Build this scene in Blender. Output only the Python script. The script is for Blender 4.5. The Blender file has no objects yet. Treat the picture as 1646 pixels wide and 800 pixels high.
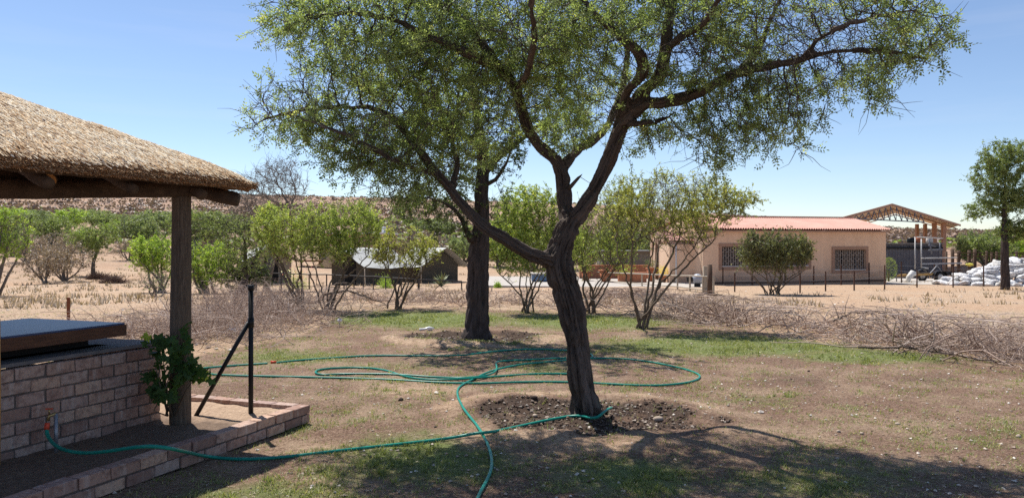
import bpy, bmesh, math, random
import numpy as np
from mathutils import Vector, Matrix

# ------------------------------------------------------------------ camera, sky, sun, exposure
FL = 1237.0          # focal length in pixels of the 1646 px wide photograph
EYE = 1.6
sc = bpy.context.scene
C = bpy.data.collections.new("place"); sc.collection.children.link(C)
cd = bpy.data.cameras.new("camera"); cam = bpy.data.objects.new("camera", cd); C.objects.link(cam)
cam.location = (0, 0, EYE); cam.rotation_euler = (math.radians(90), 0, 0)
cd.sensor_width = 36; cd.lens = FL / 1646 * 36; cd.shift_y = -8 / 1646; cd.clip_start = 0.05; cd.clip_end = 6000
sc.camera = cam
SUN_EL = math.radians(61); SUN_AZ = math.radians(-32.7)     # azimuth from +Y towards +X
W = bpy.data.worlds.new("World"); sc.world = W; W.use_nodes = True
wn = W.node_tree; bgn = wn.nodes["Background"]
sky = wn.nodes.new("ShaderNodeTexSky"); sky.sky_type = 'NISHITA'; sky.sun_disc = False
sky.sun_elevation = SUN_EL; sky.sun_rotation = SUN_AZ; sky.altitude = 1200; sky.air_density = 1.0; sky.dust_density = 0.4; sky.ozone_density = 3.5
tintn = wn.nodes.new('ShaderNodeMix'); tintn.data_type = 'RGBA'; tintn.blend_type = 'MULTIPLY'; tintn.inputs[0].default_value = 1; tintn.inputs[7].default_value = (1.05, 1.0, .99, 1)
wn.links.new(sky.outputs[0], tintn.inputs[6])
# thin high cloud, barely there
tcw = wn.nodes.new('ShaderNodeTexCoord'); mpw = wn.nodes.new('ShaderNodeMapping'); mpw.inputs['Scale'].default_value = (1.3, 1.3, 16); nzw = wn.nodes.new('ShaderNodeTexNoise'); nzw.inputs['Scale'].default_value = 1.7; nzw.inputs['Detail'].default_value = 7; nzw.inputs['Roughness'].default_value = .6
rpw = wn.nodes.new('ShaderNodeValToRGB'); rpw.color_ramp.elements[0].position = .50; rpw.color_ramp.elements[0].color = (0, 0, 0, 1); rpw.color_ramp.elements[1].position = .80; rpw.color_ramp.elements[1].color = (.11, .11, .11, 1)
wn.links.new(tcw.outputs['Generated'], mpw.inputs[0]); wn.links.new(mpw.outputs[0], nzw.inputs['Vector']); wn.links.new(nzw.outputs['Fac'], rpw.inputs[0]); cmx = wn.nodes.new('ShaderNodeMix'); cmx.data_type = 'RGBA'; cmx.inputs[7].default_value = (6.2, 6.3, 6.9, 1)
wn.links.new(rpw.outputs[0], cmx.inputs[0]); wn.links.new(tintn.outputs[2], cmx.inputs[6]); wn.links.new(cmx.outputs[2], bgn.inputs[0]); bgn.inputs[1].default_value = 0.105
sl = bpy.data.lights.new("sun", 'SUN'); sl.energy = 4.9; sl.angle = math.radians(0.53); sl.color = (1.0, 0.955, 0.88)
so = bpy.data.objects.new("sun", sl); C.objects.link(so)
sdir = Vector((math.sin(SUN_AZ) * math.cos(SUN_EL), math.cos(SUN_AZ) * math.cos(SUN_EL), math.sin(SUN_EL)))
so.rotation_euler = sdir.to_track_quat('Z', 'Y').to_euler(); so.location = (0, 0, 30)
sc.view_settings.view_transform = 'Standard'; sc.view_settings.look = 'None'; sc.view_settings.gamma = 1
sc.view_settings.exposure = 0.48
sc.cycles.use_denoising = False; sc.cycles.max_bounces = 6; sc.cycles.transparent_max_bounces = 8

RNG = np.random.default_rng(7); random.seed(7)

# ------------------------------------------------------------------ numeric helpers
def _h(ix, iy, iz, seed):
    n = (ix * 374761393 + iy * 668265263 + iz * 1440662683 + seed * 974634777) & 0xffffffff
    n = ((n ^ (n >> 13)) * 1274126177) & 0xffffffff
    n = (n ^ (n >> 16)) & 0xffffffff
    return n / 4294967295.0
def vn(p, seed=0):
    p = np.asarray(p, dtype=np.float64); f = np.floor(p); i = f.astype(np.int64); t = p - f; t = t * t * (3 - 2 * t)
    r = 0
    for a in (0, 1):
        for b in (0, 1):
            for c in (0, 1):
                w = (t[..., 0] if a else 1 - t[..., 0]) * (t[..., 1] if b else 1 - t[..., 1]) * (t[..., 2] if c else 1 - t[..., 2])
                r = r + w * _h(i[..., 0] + a, i[..., 1] + b, i[..., 2] + c, seed)
    return r
def fbm(p, oct=4, seed=0):
    p = np.asarray(p, dtype=np.float64); s = 0; a = .5; q = p.copy(); tot = 0
    for k in range(oct):
        s = s + a * vn(q, seed + k * 17); tot += a; a *= .5; q = q * 2.03 + 3.1
    return s / tot
def n2(x, y, f, oct=3, seed=0):
    x = np.asarray(x, float); y = np.asarray(y, float)
    return fbm(np.stack([x * f, y * f, np.zeros_like(x) + seed * .37], -1), oct, seed)
def sstep(a, b, x): t = np.clip((x - a) / (b - a), 0, 1); return t * t * (3 - 2 * t)

# ------------------------------------------------------------------ terrain height
MT = (0.72, 7.2); ST = (-0.62, 13.1)      # the two big trees
PLU = np.array([.36, .933]); PLV = np.array([-.933, .36])   # direction of the brick wall (away) and its inward normal
def basin_d(x, y, cx, cy): return np.hypot((x - cx) * .85, (y - cy + .05) * 1.12) * (1 + .75 * (n2(x, y, 1.5, 3, 12) - .5)) + .12 * (n2(x, y, 5, 2, 13) - .5)
def gz(x, y):
    x = np.asarray(x, float); y = np.asarray(y, float)
    r = np.hypot(x, y) + 1e-6
    az = np.arctan2(x, y)
    ridge = np.interp(az, [-3.15, -2.2, -.6, -.1, .1, .31, .47, .6, .8, 2.2, 3.15], [40, 60, 67, 67, 61, 40, 20, 13, 18, 40, 40])
    ridge = ridge * (1 + .10 * (n2(az * 9, az * 0, 1, 3, 5) - .5)) / FL
    left = sstep(.15, -.2, az)
    zr = np.interp(r, [0, 20, 30, 38, 60, 100, 200, 400], [0, 0, -.25, -.42, -.55, -.3, 1.2, 5])
    zl = np.interp(r, [0, 20, 30, 38, 52, 70, 100, 200, 400], [0, 0, -.25, -.5, -.75, .2, 2.0, 6.5, 17])
    z = zr * (1 - left) + zl * left
    far = EYE + ridge * 700 + 0 * r
    z = z + (far - z) * sstep(260, 700, r)
    z = z - sstep(760, 2500, r) * 40
    z = z + (n2(x, y, .09, 3, 2) - .5) * np.interp(r, [18, 30, 60, 200, 600], [0, .12, .8, 3, 4]) * np.where(az > .12, .45, 1)
    # the lawn's own small unevenness, the basins dug round the trees
    z = z + (n2(x, y, .6, 3, 9) - .5) * .06 * sstep(60, 20, r) + (n2(x, y, 2.6, 3, 19) - .5) * .045 * sstep(34, 15, r) + (n2(x, y, 6, 2, 4) - .5) * .012 * sstep(30, 12, r)
    for (cx, cy), R, hh in ((MT, .98, .06), (ST, .95, .06)):
        d = basin_d(x, y, cx, cy)
        z = z + hh * np.exp(-((d - R) / .30) ** 2) * np.clip(2.4 * n2(x, y, 1.3, 3, 14) - .55, 0, 1.6) - .03 * sstep(R, R * .6, d) + .07 * (n2(x, y, 9, 3, 15) - .5) * sstep(R * 1.1, R * .8, d) + .03 * sstep(.45, .2, d)
    return z
def G(px, py):
    D = 10.0; sx = (px - 823) / FL
    for _ in range(40):
        z = float(gz(sx * D, D)); D = .5 * D + .5 * min(max((EYE - z) * FL / max(py - 392, 4), 1), 400)
    return np.array([sx * D, D, float(gz(sx * D, D))])
def P(px, py, D): return np.array([(px - 823) / FL * D, D, EYE - (py - 392) / FL * D])

# ------------------------------------------------------------------ mesh helpers
def link(name, me, mat=None, parent=None, loc=None):
    o = bpy.data.objects.new(name, me); C.objects.link(o)
    if mat is not None:
        if len(me.materials) == 0: me.materials.append(mat)
    if parent is not None: o.parent = parent
    if loc is not None: o.location = loc
    return o
def mesh_np(name, V, F, smooth=False, attrs=None):
    V = np.ascontiguousarray(V, dtype=np.float32); me = bpy.data.meshes.new(name)
    F = [np.asarray(f) for f in (F if isinstance(F, list) else [F]) if len(f)]
    me.vertices.add(len(V)); me.vertices.foreach_set("co", V.ravel())
    loops = np.concatenate([f.ravel() for f in F]).astype(np.int32); n = sum(len(f) for f in F)
    tot = np.concatenate([np.full(len(f), f.shape[1], np.int32) for f in F])
    start = np.concatenate([[0], np.cumsum(tot)[:-1]]).astype(np.int32)
    me.loops.add(len(loops)); me.loops.foreach_set("vertex_index", loops)
    me.polygons.add(n); me.polygons.foreach_set("loop_start", start); me.polygons.foreach_set("loop_total", tot)
    me.update(calc_edges=True)
    me.polygons.foreach_set("use_smooth", np.full(n, smooth, bool))
    for k, a in (attrs or {}).items():
        a = np.asarray(a, dtype=np.float32)
        at = me.attributes.new(k, 'FLOAT' if a.ndim == 1 else 'FLOAT_VECTOR', 'POINT')
        at.data.foreach_set("value" if a.ndim == 1 else "vector", a.ravel())
    return me
class MB:
    """collects pieces; build() links them as one mesh object"""
    def __init__(s): s.v = []; s.f = {3: [], 4: []}; s.n = 0
    def add(s, v, f):
        v = np.asarray(v, float); f = np.asarray(f)
        s.v.append(v); s.f[f.shape[1]].append(f + s.n); s.n += len(v); return s
    def box(s, c, d, rz=0, ax=None):
        x, y, z = [k / 2 for k in d]
        v = np.array([[-x, -y, -z], [x, -y, -z], [x, y, -z], [-x, y, -z], [-x, -y, z], [x, -y, z], [x, y, z], [-x, y, z]])
        if ax is not None: v = v @ np.array(ax)
        elif rz: cr, sr = math.cos(rz), math.sin(rz); v = v @ np.array([[cr, sr, 0], [-sr, cr, 0], [0, 0, 1]])
        return s.add(v + np.array(c), [[0, 3, 2, 1], [4, 5, 6, 7], [0, 1, 5, 4], [1, 2, 6, 5], [2, 3, 7, 6], [3, 0, 4, 7]])
    def bar(s, a, b, w, h=None, up=(0, 0, 1)):
        a = np.array(a, float); b = np.array(b, float); d = b - a; L = np.linalg.norm(d); d /= L
        u = np.array(up, float)
        if abs(np.dot(u, d)) > .95: u = np.array([1., 0, 0])
        sd = np.cross(d, u); sd /= np.linalg.norm(sd); up2 = np.cross(sd, d)
        return s.box((a + b) / 2, (L, w, h or w), ax=[d, sd, up2])
    def tube(s, pts, r, seg=8, cap=True):
        V, Fq, Ft, _ = tube_geo(np.array(pts, float), r, seg, cap); s.v.append(V); s.f[4].append(Fq + s.n)
        if len(Ft): s.f[3].append(Ft + s.n)
        s.n += len(V); return s
    def build(s, name, mat, parent=None, smooth=False, loc=None, attrs=None):
        F = [np.concatenate(s.f[k]) for k in (3, 4) if s.f[k]]
        return link(name, mesh_np(name, np.concatenate(s.v), F, smooth, attrs), mat, parent, loc)
def frames(pts):
    t = np.gradient(pts, axis=0); t /= np.linalg.norm(t, axis=1)[:, None] + 1e-9
    n = np.zeros_like(pts); ref = np.array([0, 0, 1.]) if abs(t[0][2]) < .8 else np.array([1., 0, 0])
    a = np.cross(t[0], ref); a /= np.linalg.norm(a); n[0] = a
    for i in range(1, len(pts)):
        a = n[i - 1] - t[i] * np.dot(n[i - 1], t[i]); n[i] = a / (np.linalg.norm(a) + 1e-9)
    return t, n, np.cross(t, n)
def tube_geo(pts, r, seg, cap=True):
    pts = np.asarray(pts, float); m = len(pts); r = np.broadcast_to(np.asarray(r, float), (m,))
    t, a, b = frames(pts); th = np.arange(seg) * 2 * math.pi / seg
    ring = a[:, None, :] * np.cos(th)[None, :, None] + b[:, None, :] * np.sin(th)[None, :, None]
    V = (pts[:, None, :] + ring * r[:, None, None]).reshape(-1, 3)
    i = np.arange(m - 1)[:, None] * seg; j = np.arange(seg)[None, :]; k = (j + 1) % seg
    Fq = np.stack([i + j, i + k, i + seg + k, i + seg + j], -1).reshape(-1, 4)
    s = np.concatenate([[0], np.cumsum(np.linalg.norm(np.diff(pts, axis=0), axis=1))])
    bk = np.stack([np.cos(th)[None, :] * r[:, None], np.sin(th)[None, :] * r[:, None], np.repeat(s[:, None], seg, 1) * .16], -1).reshape(-1, 3)
    Ft = np.zeros((0, 3), int)
    if cap:
        V = np.concatenate([V, pts[:1], pts[-1:]]); c0, c1 = m * seg, m * seg + 1
        jj = np.arange(seg); kk = (jj + 1) % seg
        Ft = np.concatenate([np.stack([kk, jj, np.full(seg, c0)], -1), np.stack([jj + (m - 1) * seg, kk + (m - 1) * seg, np.full(seg, c1)], -1)])
        bk = np.concatenate([bk, bk[:1], bk[-1:]])
    return V, Fq, Ft, bk
def vtubes(paths, radii, seg=3):
    """paths (n,m,3), radii (n,m): all tubes at once"""
    n, m, _ = paths.shape
    t = np.gradient(paths, axis=1); t /= np.linalg.norm(t, axis=2, keepdims=True) + 1e-9
    ref = np.array([.31, .17, .93]); a = np.cross(t, ref); a /= np.linalg.norm(a, axis=2, keepdims=True) + 1e-9; b = np.cross(t, a)
    th = np.arange(seg) * 2 * math.pi / seg
    V = paths[:, :, None, :] + radii[:, :, None, None] * (a[:, :, None, :] * np.cos(th)[None, None, :, None] + b[:, :, None, :] * np.sin(th)[None, None, :, None])
    base = (np.arange(n) * m * seg)[:, None, None]; i = (np.arange(m - 1) * seg)[None, :, None]; j = np.arange(seg)[None, None, :]; k = (j + 1) % seg
    F = np.stack([base + i + j, base + i + k, base + i + seg + k, base + i + seg + j], -1).reshape(-1, 4)
    return V.reshape(-1, 3), F
def scatter(tv, tf, pos, R, scl, tint=None):
    """template copied n times; R (n,3,3) rows are the axes"""
    tv = np.asarray(tv, float); tf = np.asarray(tf); n = len(pos); k = len(tv)
    scl = np.asarray(scl, float); scl = scl[:, None] if scl.ndim == 1 else scl
    V = np.einsum('kj,nji->nki', tv, R * (scl[:, :, None] if scl.shape[1] == 3 else scl[:, :, None])) + pos[:, None, :]
    F = tf[None] + (np.arange(n) * k)[:, None, None]
    return V.reshape(-1, 3), F.reshape(-1, tf.shape[1]), (np.repeat(tint, k) if tint is not None else None)
def axes_from(dirs, rng, roll=None):
    d = dirs / (np.linalg.norm(dirs, axis=1)[:, None] + 1e-9); n = len(d)
    q = rng.normal(size=(n, 3)) if roll is None else roll
    a = np.cross(d, q); a /= np.linalg.norm(a, axis=1)[:, None] + 1e-9
    return np.stack([d, a, np.cross(d, a)], 1)
def rz_axes(ang):
    c, s = np.cos(ang), np.sin(ang); z = np.zeros_like(c); o = np.ones_like(c)
    return np.stack([np.stack([c, s, z], 1), np.stack([-s, c, z], 1), np.stack([z, z, o], 1)], 1)

def tag(o, label=None, cat=None, group=None, kind=None):
    if label: o["label"] = label
    if cat: o["category"] = cat
    if group: o["group"] = group
    if kind: o["kind"] = kind
    return o
def thing(name, loc, label, cat, group=None, rz=0):
    o = bpy.data.objects.new(name, None); C.objects.link(o); o.location = loc; o.rotation_euler[2] = rz; o.empty_display_size = .2
    return tag(o, label, cat, group)
def copy_tree(o, parent=None):
    c = o.copy(); C.objects.link(c); c.parent = parent
    for ch in list(o.children): copy_tree(ch, c)
    return c

# ------------------------------------------------------------------ materials
def srgb(*c): return tuple(((k / 255) / 12.92 if k / 255 <= .04045 else ((k / 255 + .055) / 1.055) ** 2.4) for k in c) + (1,)
class NT:
    def __init__(s, name):
        s.m = bpy.data.materials.new(name); s.m.use_nodes = True; s.t = s.m.node_tree; s.b = s.t.nodes["Principled BSDF"]; s.b.inputs["Specular IOR Level"].default_value = .25
    def n(s, typ, **kw):
        x = s.t.nodes.new(typ)
        for k, v in kw.items():
            if k.startswith("i_"):
                key = k[2:]; key = int(key) if key.isdigit() else key.replace("_", " ")
                if hasattr(v, "bl_rna") or isinstance(v, bpy.types.NodeSocket): s.t.links.new(v, x.inputs[key])
                else: x.inputs[key].default_value = v
            else: setattr(x, k, v)
        return x
    def l(s, a, b): s.t.links.new(a, b)
    def noise(s, scale, vec=None, detail=4, rough=.6, dist=0):
        x = s.n("ShaderNodeTexNoise"); x.inputs["Scale"].default_value = scale; x.inputs["Detail"].default_value = detail; x.inputs["Roughness"].default_value = rough; x.inputs["Distortion"].default_value = dist
        if vec is not None: s.l(vec, x.inputs["Vector"])
        return x.outputs["Fac"]
    def ramp(s, fac, stops, interp='LINEAR'):
        x = s.n("ShaderNodeValToRGB"); s.l(fac, x.inputs[0]); e = x.color_ramp.elements; x.color_ramp.interpolation = interp
        while len(e) > 1: e.remove(e[-1])
        e[0].position = stops[0][0]; e[0].color = stops[0][1]
        for p, c in stops[1:]: q = e.new(p); q.color = c
        return x.outputs[0]
    def mix(s, fac, a, b, mode='MIX'):
        x = s.n("ShaderNodeMix", data_type='RGBA', blend_type=mode)
        for sock, v in ((x.inputs[0], fac), (x.inputs[6], a), (x.inputs[7], b)):
            if isinstance(v, bpy.types.NodeSocket): s.l(v, sock)
            else: sock.default_value = v
        return x.outputs[2]
    def math(s, op, a, b=0, clamp=False):
        x = s.n("ShaderNodeMath", operation=op, use_clamp=clamp)
        for sock, v in ((x.inputs[0], a), (x.inputs[1], b)):
            if isinstance(v, bpy.types.NodeSocket): s.l(v, sock)
            else: sock.default_value = v
        return x.outputs[0]
    def coord(s, kind="Object"): return s.n("ShaderNodeTexCoord").outputs[kind]
    def pos(s): return s.n("ShaderNodeNewGeometry").outputs["Position"]
    def attr(s, name, out="Fac"): return s.n("ShaderNodeAttribute", attribute_name=name).outputs[out]
    def scale(s, vec, v):
        x = s.n("ShaderNodeVectorMath", operation='MULTIPLY'); s.l(vec, x.inputs[0]); x.inputs[1].default_value = v; return x.outputs[0]
    def bump(s, h, strength=.5, dist=.01, prev=None):
        x = s.n("ShaderNodeBump"); x.inputs["Strength"].default_value = strength; x.inputs["Distance"].default_value = dist; s.l(h, x.inputs["Height"])
        if prev is not None: s.l(prev, x.inputs["Normal"])
        s.l(x.outputs[0], s.b.inputs["Normal"]); return x.outputs[0]
    def col(s, c):
        if isinstance(c, bpy.types.NodeSocket): s.l(c, s.b.inputs["Base Color"])
        else: s.b.inputs["Base Color"].default_value = c
        return s
    def set(s, **kw):
        for k, v in kw.items(): s.b.inputs[k.replace("_", " ")].default_value = v
        return s
def plain(name, c1, c2=None, scale=6, rough=.8, bump=.2, bscale=30, metal=0, stretch=None):
    m = NT(name); v = m.coord()
    if stretch: v = m.scale(v, stretch)
    c2 = c2 or tuple(k * .7 for k in c1[:3]) + (1,)
    m.col(m.ramp(m.noise(scale, v, 5, .65), [(.3, c2), (.7, c1)])); m.set(Roughness=rough, Metallic=metal)
    if bump: m.bump(m.noise(bscale, v, 3), bump, .01)
    return m.m
def leafmat(name, dark, light, odd=None, trans=.35):
    m = NT(name); t = m.attr("tint")
    stops = [(0, dark), (.75, light)] + ([(.93, light), (1.0, odd)] if odd else [])
    c = m.ramp(t, stops); m.col(c); m.set(Roughness=.5)
    m.b.inputs["Specular IOR Level"].default_value = .3
    tr = m.n("ShaderNodeBsdfTranslucent"); m.l(m.mix(1.0, c, (1.7, 1.8, .9, 1), 'MULTIPLY'), tr.inputs[0])
    mx = m.n("ShaderNodeMixShader"); mx.inputs[0].default_value = trans
    m.l(m.b.outputs[0], mx.inputs[1]); m.l(tr.outputs[0], mx.inputs[2]); m.l(mx.outputs[0], m.t.nodes["Material Output"].inputs[0])
    return m.m
def barkmat(name, dark, light, f=28):
    m = NT(name); v = m.attr("bk", "Vector"); n1 = m.noise(f, v, 6, .7, .3); n2_ = m.noise(f * .25, v, 3)
    c = m.ramp(n1, [(.32, dark), (.5, tuple((a + b) / 2 for a, b in zip(dark, light))), (.72, light)])
    c = m.mix(m.math('MULTIPLY', n2_, .4), c, tuple(k * .55 for k in dark[:3]) + (1,)); c = m.mix(m.ramp(m.noise(f * .16, v, 4), [(.52, (0, 0, 0, 1)), (.66, (.6, .6, .6, 1))]), c, tuple(k * 1.25 for k in light[:3]) + (1,)); m.col(c); m.set(Roughness=.95)
    m.bump(n1, .9, .02); return m.m
M = {}
M['bark'] = barkmat('bark', (.03, .023, .020, 1), (.19, .15, .125, 1), 24)
M['bark2'] = barkmat('bark_dark', (.03, .024, .021, 1), (.13, .10, .088, 1), 24)
M['bark_tan'] = barkmat('bark_tan', (.09, .065, .045, 1), (.27, .21, .155, 1), 60)
M['bark_grey'] = barkmat('bark_grey', (.13, .11, .095, 1), (.30, .26, .23, 1), 50)
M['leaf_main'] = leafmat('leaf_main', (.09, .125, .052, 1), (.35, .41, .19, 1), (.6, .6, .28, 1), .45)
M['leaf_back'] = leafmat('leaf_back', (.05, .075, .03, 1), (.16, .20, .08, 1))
M['leaf_olive'] = leafmat('leaf_olive', (.14, .19, .05, 1), (.47, .54, .17, 1), (.7, .68, .22, 1))
M['leaf_yellowish'] = leafmat('leaf_yellowish', (.15, .17, .05, 1), (.50, .50, .16, 1), (.72, .66, .18, 1))
M['leaf_green'] = leafmat('leaf_green', (.13, .20, .035, 1), (.40, .52, .10, 1), (.65, .68, .14, 1))
M['leaf_grey'] = leafmat('leaf_grey', (.11, .14, .07, 1), (.29, .34, .17, 1))
M['leaf_dull'] = leafmat('leaf_dull', (.09, .13, .045, 1), (.28, .33, .13, 1))
M['leaf_dry'] = leafmat('leaf_dry', (.22, .16, .11, 1), (.42, .33, .24, 1), None, .1)
M['grass'] = leafmat('grass_blade', (.10, .125, .035, 1), (.27, .29, .10, 1), (.52, .44, .24, 1), .3)
M['twig'] = NT('dry_twig').col((.30, .22, .175, 1)).m
_m = NT('dry_twig_var'); _m.col(_m.ramp(_m.attr("tint"), [(0, (.12, .075, .055, 1)), (.5, (.36, .265, .215, 1)), (1, (.62, .52, .45, 1))])); _m.set(Roughness=.85); M['twig'] = _m.m
# ------------------------------------------------------------------ ground
def build_ground():
    rr = np.concatenate([[0.02, .5, 1, 1.6, 2.2, 2.8], np.arange(3.2, 9.5, .055), np.arange(9.5, 17, .11), np.arange(17, 32, .22)])
    r = rr[-1]
    ext = []
    while r < 900: r *= 1.019; ext.append(r)
    rr = np.concatenate([rr, ext, [1100, 1400, 1900, 2600, 4000]])
    aa = np.radians(np.concatenate([np.arange(-180, -44, 6.), np.arange(-44, -36, 1.), np.arange(-36, 36.01, .34), np.arange(37, 45, 1.), np.arange(48, 180, 6.)]))
    na, nr = len(aa), len(rr)
    A, R = np.meshgrid(aa, rr); x = R * np.sin(A); y = R * np.cos(A); z = gz(x, y)
    V = np.stack([x, y, z], -1).reshape(-1, 3)
    i = np.arange(nr - 1)[:, None] * na; j = np.arange(na)[None, :]; k = (j + 1) % na
    F = np.stack([i + j, i + k, i + na + k, i + na + j], -1).reshape(-1, 4)
    X, Y = x.ravel(), y.ravel()
    sand, grass, damp = masks(X, Y)
    me = mesh_np("ground", V, F, True, {"sand": sand, "grass": grass, "damp": damp, "rad": np.hypot(X, Y) / 100})
    m = NT('ground_soil'); p = m.pos()
    nf = m.noise(55, p, 6, .75); nm = m.noise(7, p, 6, .7); nl = m.noise(1.1, p, 4, .6); ns = m.noise(190, p, 3, .8)
    soil = m.ramp(nf, [(.28, (.10, .055, .036, 1)), (.48, (.20, .12, .08, 1)), (.58, (.32, .21, .145, 1)), (.70, (.56, .45, .35, 1))])
    soil = m.mix(m.ramp(nl, [(.45, (0, 0, 0, 1)), (.62, (.9, .9, .9, 1))]), soil, m.ramp(nf, [(.3, (.22, .145, .095, 1)), (.6, (.42, .30, .205, 1)), (.75, (.57, .45, .34, 1))]))
    sandc = m.ramp(nm, [(.25, (.37, .255, .165, 1)), (.5, (.51, .37, .25, 1)), (.75, (.62, .48, .35, 1))])
    sandc = m.mix(m.ramp(m.noise(.22, p, 4, .6), [(.42, (0, 0, 0, 1)), (.6, (.8, .8, .8, 1))]), sandc, m.ramp(nm, [(.25, (.40, .24, .135, 1)), (.7, (.60, .42, .28, 1))]))
    sandc = m.mix(m.ramp(nf, [(.45, (0, 0, 0, 1)), (.75, (.55, .55, .55, 1))]), sandc, (.33, .24, .17, 1))
    grc = m.ramp(ns, [(.3, (.09, .11, .035, 1)), (.5, (.17, .21, .06, 1)), (.75, (.31, .31, .13, 1))])
    edge = lambda a, w=.5: m.math('MULTIPLY', m.math('SUBTRACT', m.math('ADD', m.attr(a), m.math('MULTIPLY', nm, w)), w * .5 + .25), 2.2, True)
    c = m.mix(edge("grass", .9), soil, grc)
    c = m.mix(m.math('MULTIPLY', edge("damp", .5), .85), c, m.ramp(nf, [(.35, (.028, .018, .013, 1)), (.7, (.085, .056, .04, 1))]))
    c = m.mix(edge("sand", .5), c, sandc)
    # the far veld: dry grass between the low scrub
    fn = m.noise(.16, p, 6, .7); farc = m.ramp(fn, [(.3, (.25, .155, .115, 1)), (.5, (.42, .275, .19, 1)), (.7, (.55, .40, .27, 1))])
    fs = m.noise(.9, p, 4, .7); farc = m.mix(m.ramp(fs, [(.5, (0, 0, 0, 1)), (.62, (.75, .75, .75, 1))]), farc, (.13, .105, .075, 1))
    ff = m.ramp(m.attr("rad"), [(.42, (0, 0, 0, 1)), (.95, (1, 1, 1, 1))]); c = m.mix(ff, c, farc)
    m.col(c); m.set(Roughness=.97)
    c = m.mix(m.ramp(m.noise(24, p, 4, .8), [(.42, (.8, .8, .8, 1)), (.52, (0, 0, 0, 1))]), c, m.mix(1.0, c, (.55, .5, .47, 1), 'MULTIPLY')); m.col(c)
    b1 = m.bump(nm, .6, .07); m.bump(nf, .9, .025, b1)
    o = link("ground", me, m.m); tag(o, "brown lawn soil, pale sand and dry bush country rising to a ridge", kind="structure")
def masks(X, Y):
    ys = np.where(Y > 1, Y, 1); px = np.where(Y > 1, X / ys * FL + 823, -900.); py = np.where(Y > 1, 392 + EYE * FL / ys, 2000.)
    edge = np.interp(px, [-400, 120, 300, 400, 505, 545, 600, 760, 1060, 1300, 1646, 2200], [640, 605, 575, 552, 535, 507, 496, 495, 507, 545, 590, 700])
    wob = (n2(X, Y, .9, 3, 21) - .5) * 26
    sand = sstep(8, -9, py - edge + wob * np.clip((py - 392) / 150, .2, 1))
    g = np.zeros_like(X)
    for cx, cy, sx, sy, a in ((660, 513, 170, 13, 1.0), (950, 516, 150, 14, .9), (1180, 556, 220, 16, 1.05), (1420, 572, 160, 14, .8), (760, 551, 120, 13, .8), (470, 574, 110, 14, .6),
                              (640, 585, 200, 10, .35), (700, 735, 160, 45, .75), (1000, 765, 130, 35, .8), (560, 765, 120, 35, .35), (470, 690, 60, 18, .3), (1300, 770, 260, 45, .4), (1450, 640, 200, 25, .2), (880, 590, 60, 16, .5), (1240, 640, 120, 14, .35), (560, 640, 110, 20, .2), (440, 800, 200, 30, .5)):
        g = np.maximum(g, a * np.exp(-((px - cx) / sx) ** 2 - ((py - cy) / sy) ** 2))
    g = np.maximum(g, .30 * n2(X, Y, .8, 3, 66) * (px > 300) * (py < 720)); g = g * (1 - sand) * (.72 + .9 * n2(X, Y, 1.6, 3, 31))
    damp = np.zeros_like(X)
    for (cx, cy), R in ((MT, 1.05), (ST, 1.1)):
        d = basin_d(X, Y, cx, cy); damp = np.maximum(damp, sstep(R * .98, R * .70, d) * np.clip(2.6 * n2(X, Y, 3.2, 3, 55) - .25, .15, 1))
        tan = np.exp(-((d - R * 1.12) / .25) ** 2) * np.clip(2.6 * n2(X, Y, 1.3, 3, 14) - .5, 0, 1); sand = np.maximum(sand, tan * .66); g = g * (1 - tan) * (1 - damp)
    sand = np.maximum(sand, .62 * np.exp(-((px - 660) / 120) ** 2 - ((py - 628) / 16) ** 2)); sand = np.maximum(sand, .5 * np.exp(-((px - 520) / 80) ** 2 - ((py - 725) / 30) ** 2))
    damp = np.maximum(damp, .42 * np.exp(-((px - 1350) / 330) ** 2 - ((py - 610) / 26) ** 2) * n2(X, Y, 1.2, 3, 44) * 1.6)
    return sand, g, damp
build_ground()

# ------------------------------------------------------------------ tree growing
def colonize(N, par, att, step, infl, kill, maxit, rng, jit=.12, trop=(0, 0, 0)):
    N = [np.array(p, float) for p in N]; par = list(par); att = np.array(att); best = np.full(len(att), 1e9); bi = np.zeros(len(att), int)
    new0 = 0; trop = np.array(trop, float); cnt = {}
    for it in range(maxit):
        Q = np.array(N[new0:])
        if len(Q) == 0 or len(att) == 0: break
        for c0 in range(0, len(Q), 400):
            d = np.linalg.norm(att[:, None, :] - Q[None, c0:c0 + 400, :], axis=2); j = d.argmin(1); dm = d[np.arange(len(att)), j]
            u = dm < best; best[u] = dm[u]; bi[u] = j[u] + new0 + c0
        keep = best > kill; att, best, bi = att[keep], best[keep], bi[keep]
        if len(att) == 0: break
        act = best < infl
        if not act.any(): break
        PN = np.array(N); dirs = att[act] - PN[bi[act]]; dirs /= np.linalg.norm(dirs, axis=1)[:, None] + 1e-9
        S = np.zeros((len(N), 3)); np.add.at(S, bi[act], dirs); ids = np.unique(bi[act]); new0 = len(N)
        for i in ids:
            if cnt.get(i, 0) >= 3: continue
            v = S[i]; v = v / (np.linalg.norm(v) + 1e-9) + rng.normal(size=3) * jit + trop
            v /= np.linalg.norm(v) + 1e-9; cnt[i] = cnt.get(i, 0) + 1
            N.append(N[i] + v * step); par.append(int(i))
    return np.array(N), np.array(par)
def pipe_radii(par, r0, e=2.3, hand=None):
    n = len(par); acc = np.zeros(n); r = np.zeros(n)
    for i in range(n - 1, -1, -1):
        r[i] = max(r0, acc[i] ** (1 / e)) if acc[i] > 0 else r0
        if hand is not None and i < len(hand): r[i] = hand[i]
        if par[i] >= 0: acc[par[i]] += r[i] ** e
    for i in range(n):
        if par[i] >= 0 and (hand is None or i >= len(hand)): r[i] = min(r[i], r[par[i]] * .92)
    return r
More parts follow.
